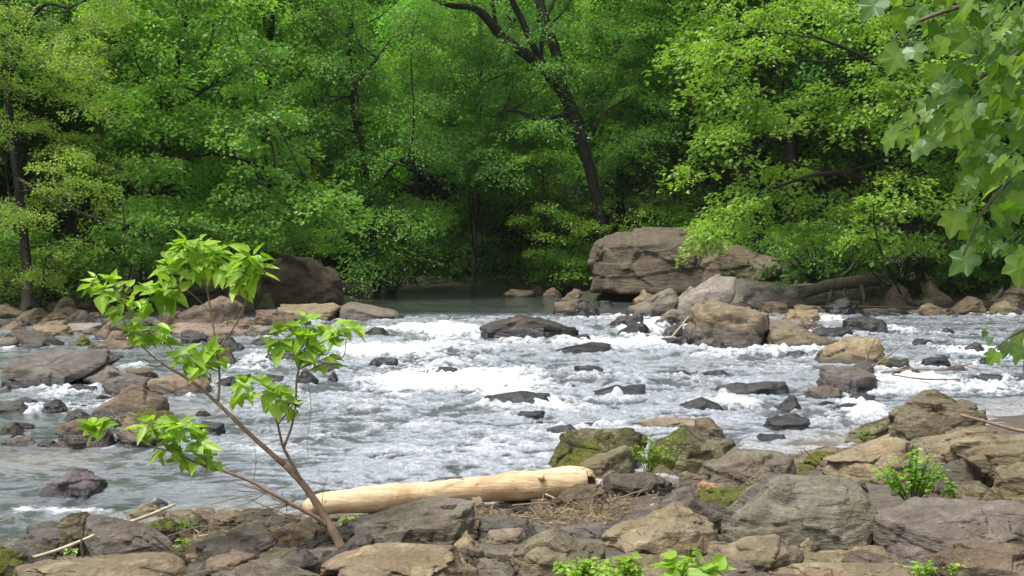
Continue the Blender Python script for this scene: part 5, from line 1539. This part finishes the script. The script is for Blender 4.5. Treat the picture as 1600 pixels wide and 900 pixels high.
# ------------------------------------------------------------------ the sapling
def build_sapling():
    Y0 = hit(530, 856)[1]
    b = at(532, 852, Y0)
    r0 = root('sapling', tuple(b), 'bright green big leaved sapling leaning left from the near rocks before the river', 'sapling')
    def P(x, y, dy=0.0): return at(x, y, Y0 + dy)
    def rp(r): return 0.62 * r / F * Y0
    T = Tubes()
    T.add([P(534, 862), P(528, 845), P(503, 800, .02), P(474, 757, .03), P(445, 727, .04)], [rp(14), rp(12), rp(10), rp(8.5), rp(7.5)], 12, 0.10, 4)
    T.build('trunk', M_SAPBARK, r0, tuple(b))
    stems = [
      [(446, 728, .04, 7.5), (393, 681, .08, 6), (338, 628, .10, 5), (296, 594, .14, 4), (256, 570, .16, 2.6), (231, 550, .18, 2), (204, 520, .2, 1.6), (188, 492, .2, 1.3)],
      [(340, 630, .10, 3.6), (343, 600, .10, 3.2), (341, 564, .10, 3), (332, 503, .14, 2.6), (325, 460, .15, 2.2), (318, 425, .15, 1.7)],
      [(342, 548, .10, 2.4), (350, 534, .08, 2.3), (369, 506, .02, 2.2), (383, 475, -.02, 1.9), (389, 450, -.04, 1.5)],
      [(476, 762, .03, 5.5), (455, 722, 0, 4.5), (442, 697, -.03, 4), (434, 664, -.06, 3), (424, 634, -.08, 2)],
      [(444, 698, -.03, 3.4), (456, 665, -.02, 3), (462, 630, 0, 2.8), (464, 590, 0, 3), (474, 555, .02, 2.4), (482, 530, .03, 2.0), (490, 512, .04, 1.3)],
      [(434, 664, -.06, 2), (446, 648, -.02, 1.8), (458, 632, .03, 1.4)],
      [(511, 822, 0, 6.5), (490, 806, -.04, 6), (454, 787, -.08, 5), (420, 768, -.12, 4.4), (393, 753, -.14, 4), (355, 738, -.18, 3.5), (326, 730, -.2, 3.2), (290, 716, -.22, 2.5), (262, 704, -.24, 2), (240, 698, -.24, 1.7), (212, 680, -.24, 1.3), (190, 662, -.22, 1.1), (173, 640, -.2, .9)],
      [(300, 596, .14, 2), (305, 575, .12, 1.6), (312, 560, .10, 1.2)],
      [(256, 570, .16, 1.8), (240, 572, .18, 1.4), (224, 560, .2, 1)],
      [(325, 730, -.2, 1.8), (318, 705, -.22, 1.4), (310, 690, -.24, 1)],
      [(464, 590, 0, 1.6), (490, 575, -.03, 1.4), (524, 562, -.05, 1.3), (537, 556, -.05, 1.2), (541, 530, -.04, 1)],
      [(330, 490, .14, 1.2), (310, 468, .16, 1.1), (288, 450, .18, .9)],
      [(188, 500, .2, 1), (196, 470, .2, .9), (180, 452, .2, .7)],
    ]
    for st in stems:
        Tubes().add([P(x, y, d) for (x, y, d, r) in st], [rp(r) for (x, y, d, r) in st], 8, 0.10, 6).build('branch', M_SAPBARK, r0, tuple(b))
    # dead twigs low on the left
    T = Tubes()
    for i in range(26):
        x0, y0 = rnd.choice([(480, 800), (454, 787), (420, 768), (470, 812), (500, 815)])
        a = rnd.uniform(R(150), R(230))
        ln = rnd.uniform(50, 150)
        pts = [(x0, y0)]
        for k in range(3):
            a += rnd.uniform(-0.35, 0.35)
            pts.append((pts[-1][0] + math.cos(a) * ln / 3, pts[-1][1] - math.sin(a) * ln / 3 * 0.75))
        dy = rnd.uniform(-.1, .25)
        T.add([P(x, min(y, 850), dy * k / 3) for k, (x, y) in enumerate(pts)], [rp(1.1), rp(.9), rp(.7), rp(.4)], 5, 0, 0, 4, cap=False)
    for pts in [[(395, 760), (400, 720), (396, 690)], [(482, 600), (486, 640), (480, 690), (484, 730)], [(440, 770), (448, 800), (430, 850), (438, 890)], [(500, 830), (505, 770), (512, 745)]]:
        T.add([P(x, y, .03) for (x, y) in pts], [rp(.9), rp(.8), rp(.6), rp(.4)][:len(pts)], 5, 0, 0, 4, cap=False)
    T.build('dead_twigs', M_TWIG, r0, tuple(b)).name = 'twig'
    # leaves: whorls at the shoot ends
    cl = [(160, 448, 30, 26, 11, .2), (188, 462, 32, 30, 14, .2), (205, 490, 30, 18, 7, .2), (238, 462, 26, 24, 9, .18),
          (300, 384, 38, 20, 12, .15), (312, 408, 46, 32, 24, .15), (270, 420, 30, 26, 12, .16), (262, 448, 28, 30, 12, .16), (345, 412, 22, 22, 8, .12),
          (390, 402, 30, 16, 9, -.04), (395, 425, 38, 24, 15, -.04), (378, 440, 26, 18, 7, -.03),
          (222, 520, 30, 18, 10, .2), (250, 530, 26, 20, 8, .18), (240, 515, 22, 14, 5, .1), (292, 555, 32, 20, 11, .12), (315, 568, 28, 22, 11, .1), (330, 556, 24, 16, 6, .1),
          (438, 530, 30, 22, 11, .0), (475, 512, 34, 22, 14, .02), (468, 545, 34, 26, 14, .0), (500, 560, 26, 18, 8, -.02), (538, 515, 30, 16, 10, -.04), (520, 525, 20, 14, 6, -.03),
          (395, 604, 30, 16, 9, -.08), (425, 618, 34, 22, 14, -.08), (450, 628, 24, 18, 7, 0), (380, 615, 20, 14, 5, -.08),
          (150, 670, 22, 14, 9, -.2), (240, 668, 30, 14, 10, -.22), (285, 668, 34, 16, 12, -.24), (262, 698, 30, 20, 10, -.24), (292, 712, 24, 20, 8, -.22), (312, 690, 22, 16, 6, -.24), (330, 722, 20, 12, 5, -.2)]
    C, D, N, Sz, Tn = [], [], [], [], []
    TT = Tubes()
    for (x, y, wx, hy, n, dy) in cl:
        c = P(x, y + hy * 0.3, dy)
        for i in range(int(n * 1.9)):
            a, q = rnd.uniform(0, 6.283), math.sqrt(rnd.random())
            p = P(x + math.cos(a) * q * wx * 1.0, y + math.sin(a) * q * hy * 1.1, dy + rnd.uniform(-.13, .13))
            out = unit(p - c + np.array([0, rnd.uniform(-.05, .05), 0]))
            d = out * 0.9 + np.array([rnd.gauss(0, .3), rnd.gauss(0, .4), -0.22 + rnd.gauss(0, .25)])
            s = rnd.choice([0.05, 0.075, 0.1, 0.12, 0.14]) * rnd.uniform(0.85, 1.1)
            d = unit(d)
            C.append(p - d * s * 0.4)
            D.append(d)
            N.append(np.array([rnd.gauss(0, .35), rnd.gauss(-0.35, .35), 1.0]))
            Sz.append(s)
            Tn.append(min(1, max(0, rnd.gauss(.5, .28))))
            TT.add([c, (c + C[-1]) / 2 + np.array([0, 0, .01]), C[-1]], [rp(.55), rp(.5), rp(.4)], 4, 0, 0, 2, cap=False)
    me = leaves_mesh('leaves', np.array(C) - b, np.array(D), np.array(N), np.array(Sz), np.array(Tn), 'heart', M_SAPL, 0.16, 0.28)
    fuse(link('foliage', me, r0), TT, b)
build_sapling()

# ------------------------------------------------------------------ small foreground plants
def plant(label, px, py, wpx, hpx, n, leaf, mat=M_SAPL, shape='oval', Y=None, lean=0.0, name='leafy_plant', tint=None, stems=None, dz=0.0):
    p = hit(px, py)
    if Y: p = at(px, py, Y)
    Y = p[1]
    r0 = root(name, tuple(p), label, 'plant')
    H = hpx / F * Y
    W = wpx / F * Y / 2
    ns = stems or max(3, n // 14)
    C, D, N, Sz, Tn = [], [], [], [], []
    T = Tubes()
    for i in range(ns):
        tx, ty = rnd.uniform(-W, W), rnd.uniform(-W, W) * 0.6
        hh = H * rnd.uniform(0.6, 1.0) * (1 - 0.35 * abs(tx) / W)
        s0 = np.array([tx * .15, ty * .15, 0])
        s1 = np.array([tx * .6, ty * .6, hh * .6])
        s2 = np.array([tx + lean * W, ty, hh])
        T.add([s0 + p, s1 + p, s2 + p], [0.0035, 0.0028, 0.0015], 5, 0, 0, 4, cap=False)
        for k in range(max(2, n // ns)):
            t = rnd.uniform(0.25, 1.0)
            q = (1 - t) ** 2 * s0 + 2 * t * (1 - t) * s1 + t * t * s2
            a = rnd.uniform(0, 6.283)
            d = np.array([math.cos(a), math.sin(a), rnd.uniform(-.3, .5)])
            C.append(q)
            D.append(d)
            N.append(np.array([rnd.gauss(0, .3), rnd.gauss(-.25, .3), 1]))
            Sz.append(leaf * rnd.uniform(0.6, 1.25))
            Tn.append(rnd.uniform(0.1, 1))
    T.build('stem', mat, r0, tuple(p))
    me = leaves_mesh('foliage', np.array(C), np.array(D), np.array(N), np.array(Sz), np.array(Tn), shape, mat, 0.15, 0.2)
    o = link('foliage', me, r0)
    if tint: o.color = (*tint, 1)
    return r0

plant('bushy bright green shrub growing between the slabs on the right', 1425, 785, 120, 96, 420, 0.055, M_NEARL, Y=9.75, tint=(1.25, 1.35, .8), stems=34, name='green_shrub')
plant('low green sprouts at the right foot of the green shrub', 1494, 778, 60, 34, 60, 0.05, M_NEARL, Y=9.7, tint=(1.3, 1.4, .9))
plant('feathery yellow green plant growing on the mossy outcrop', 1012, 738, 62, 58, 420, 0.035, M_SAPL, Y=11.4, stems=26, tint=(0.85, 0.8, 0.6))
plant('smaller sparse plant right of the feathery one', 1048, 728, 40, 50, 120, 0.03, M_SAPL, Y=11.6, stems=10, tint=(0.8, 0.75, 0.6))
plant('low leafy plant along the bottom edge right of centre', 905, 908, 110, 42, 150, 0.05, M_SAPL, Y=6.9, stems=16)
plant('broad patch of bright weeds along the bottom edge left of the big leaved plant', 940, 912, 170, 34, 170, 0.05, M_SAPL, Y=7.2, stems=20)
plant('leafy weeds on the bottom edge between the two big plants', 985, 908, 60, 46, 60, 0.055, M_SAPL, Y=6.8, stems=8)
plant('big leaved plant with an upright tip at the bottom edge', 1085, 915, 84, 62, 26, 0.135, M_SAPL, 'heart', Y=6.6, stems=5)
plant('slender sprout tip rising above the big leaved bottom plant', 1078, 905, 26, 70, 10, 0.07, M_SAPL, 'oval', Y=6.7, stems=2)
plant('tiny two leaved sprout in front of the smooth boulder', 1301, 866, 24, 20, 8, 0.05, M_SAPL, Y=8.4, stems=2)
plant('weedy seedlings in the bottom right corner by the brown block', 1440, 905, 90, 34, 60, 0.045, M_SAPL, Y=7.6, stems=9)
plant('thin leafy twig growing up before the brown corner block', 1490, 900, 40, 36, 22, 0.035, M_SAPL, Y=7.5, stems=3)
plant('green leaves sprouting behind the sapling foot', 548, 828, 40, 26, 18, 0.07, M_SAPL, Y=9.4, stems=4)
plant('tiny bright sprout left on the mossy bank rock', 112, 868, 22, 16, 12, 0.045, M_SAPL, Y=8.9, stems=3)
plant('small green sprout among stones left of the sapling', 286, 862, 26, 24, 16, 0.05, M_SAPL, Y=8.7, stems=4)
plant('thin grassy tuft by the mossy wedge at the right water', 1352, 692, 34, 26, 40, 0.05, M_NEARL, Y=12.6, stems=12, tint=(1.2, 1.1, .7))
plant('sparse seedlings at the near left waterline', 50, 866, 50, 14, 20, 0.03, M_SAPL, Y=9.4, stems=6)
plant('small ferny weed on the mossy stone at the near left', 292, 826, 30, 18, 30, 0.03, M_NEARL, Y=9.5, stems=6, tint=(1.3, 1.3, .8))

# ------------------------------------------------------------------ near sycamore branches at the right
SHAPES['syc'] = [(0, 0.02), (-0.2, -0.08), (-0.42, 0.0), (-0.5, 0.14), (-0.42, 0.27), (-0.52, 0.44), (-0.54, 0.62), (-0.36, 0.60), (-0.24, 0.66), (-0.17, 0.84), (0, 1.02), (0.17, 0.84), (0.24, 0.66), (0.36, 0.60), (0.54, 0.62), (0.52, 0.44), (0.42, 0.27), (0.5, 0.14), (0.42, 0.0), (0.2, -0.08)]
def build_near_sycamore():
    Yn = 5.0
    bx, by = 3.6, 5.4
    b = np.array([bx, by, ground_at(bx, by) - 0.1])
    r0 = root('overhanging_sycamore', tuple(b), 'near sycamore whose big lobed leaves hang in from the upper right edge', 'tree')
    Tubes().add([b, (3.55, 5.4, 1.5), (3.3, 5.3, 3.2), (3.0, 5.2, 5.0)], [0.16, 0.14, 0.11, 0.07], 12, 0.1, 2).build('trunk', M_BARKG, r0, tuple(b))
    def P(x, y, dy=0): return at(x, y, Yn + dy)
    T = Tubes()
    twigs = [[(1900, -60, .2, 9), (1720, -30, .1, 7), (1600, -20, 0, 5), (1500, 10, 0, 4), (1420, 40, 0, 2.4), (1390, 70, 0, 1.2)],
             [(1960, 60, .3, 8), (1700, 60, .2, 6), (1600, 80, .2, 4), (1520, 130, .15, 3), (1450, 180, .1, 2), (1405, 205, .1, 1.2)],
             [(1960, 150, .3, 8), (1720, 190, 0, 6), (1630, 230, 0, 4), (1570, 290, 0, 3), (1530, 340, 0, 2), (1505, 400, 0, 1.2)],
             [(1960, 330, .3, 7), (1740, 330, .1, 5), (1640, 340, .1, 3), (1600, 380, .1, 2), (1590, 430, .1, 1.2)],
             [(1960, 430, .3, 6), (1760, 480, -.1, 4), (1640, 505, -.1, 3), (1590, 520, -.1, 2), (1550, 548, -.1, 1.2)],
             [(1500, 10, 0, 3), (1410, -30, .1, 2), (1365, -10, .1, 1)]]
    for tw in twigs:
        pts = [P(x, y, d) for (x, y, d, r) in tw]
        rad = [r / F * Yn for (x, y, d, r) in tw]
        if tw[0][0] > 1800:
            z = pts[0][2] - 0.12
            tx = np.interp(z, [0.3, 1.5, 3.2, 5.0], [3.6, 3.55, 3.3, 3.0])
            pts, rad = [np.array([tx, 5.36, z])] + pts, [rad[0] * 1.3] + rad
        T.add(pts, rad, 8, 0.08, 3)
    T.build('branch', M_BARKG, r0, tuple(b))
    reg = [(1400, 0), (1385, 95), (1440, 60), (1490, 110), (1400, 200), (1396, 232), (1450, 215), (1500, 250), (1490, 330), (1500, 350), (1530, 330), (1500, 415), (1540, 390), (1590, 430), (1640, 450), (1700, 400), (1700, -40), (1400, -40)]
    spots = [(1360, 14, 62), (1350, 4, 40), (1396, 96, 60), (1432, 84, 44), (1408, 212, 62), (1388, 224, 46), (1436, 236, 50), (1470, 205, 56), (1488, 352, 58), (1508, 345, 46), (1502, 412, 70), (1592, 425, 60), (1512, 120, 46), (1500, 70, 52),
             (1548, 250, 60), (1590, 300, 60), (1560, 340, 50), (1460, 120, 50), (1520, 180, 60)]
    guard = 0
    while len(spots) < 350 and guard < 9000:
        guard += 1
        x, y = rnd.uniform(1380, 1700), rnd.uniform(-40, 450)
        if inpoly(x, y, reg): spots.append((x, y, rnd.choice([24, 30, 36, 44, 52, 60]) * rnd.uniform(.85, 1.1)))
    for (x, y, s) in [(1550, 560, 34), (1572, 548, 40), (1592, 530, 44), (1590, 556, 40), (1610, 515, 50), (1546, 533, 16), (1538, 522, 14), (1600, 575, 34), (1630, 540, 50)]:
        spots.append((x, y, s))
    C, D, N, Sz, Tn = [], [], [], [], []
    TT = Tubes()
    for (x, y, s) in spots:
        d = unit(np.array([rnd.gauss(-0.35, .45), rnd.gauss(-.1, .35), -0.8 + rnd.gauss(0, .3)]))
        sz = s * 0.76 / F * Yn
        p = P(x, y, rnd.uniform(-.35, .45)) - d * sz * .5
        C.append(p)
        D.append(d)
        N.append(np.array([rnd.gauss(-.3, .75), rnd.gauss(-.7, .5), rnd.uniform(.0, 1.3)]))
        Sz.append(sz)
        Tn.append(min(1, max(0, rnd.gauss(.42, .3))))
        TT.add([p - d * sz * .5 + np.array([sz * .4, 0, sz * .4]), p - d * sz * .2, p], [.0018, .0016, .0012], 4, 0, 0, 2, cap=False)
    # lobed blades: a fan of triangles round the midrib foot
    C, D, N, Sz, Tn = map(np.array, (C, D, N, Sz, Tn))
    D = unit(D)
    Sd = unit(np.cross(D, N))
    Up = np.cross(Sd, D)
    o = SHAPES['syc']
    ctr = (0, 0.34)
    ring = []
    for (a, bb) in [ctr] + o:
        r2 = a * a + (bb - .34) ** 2
        ring.append(C + Sz[:, None] * (Sd * a + D * bb + Up * (0.25 * abs(a) - 0.22 * max(bb - .2, 0) ** 2 - 0.25 * a * a)))
    V = np.stack(ring, 1)
    n, m = V.shape[:2]
    base = np.arange(n)[:, None] * m
    tris = []
    for k in range(1, m):
        k2 = k + 1 if k + 1 < m else 1
        tris.append(np.concatenate([base, base + k, base + k2], 1))
    me = mesh_from('foliage', V.reshape(-1, 3) - b, [np.concatenate(tris)], False, {'tint': np.clip(Tn[:, None] + np.array([0.22] + [0.18 if k in (3, 7, 11, 14, 18) else -0.12 for k in range(1, m)])[None, :], 0, 1).ravel()}, [M_NEARL])
    fuse(link('foliage', me, r0), TT, b)
build_near_sycamore()


# ------------------------------------------------------------------ faint damp air under the trees
def build_haze():
    bm = bmesh.new()
    bmesh.ops.create_cube(bm, size=1.0)
    me = bpy.data.meshes.new('haze')
    bm.to_mesh(me)
    bm.free()
    o = link('haze', me, None, (0, 88, 31))
    o.scale = (350, 310, 66)
    g = G('forest_air')
    v = g.n('ShaderNodeVolumePrincipled')
    v.inputs['Density'].default_value = 0.00012
    v.inputs['Color'].default_value = (0.90, 0.95, 0.90, 1)
    g.l(v.outputs[0], g.out.inputs['Volume'])
    me.materials.append(g.m)
    tag(o, kind='stuff')
build_haze()
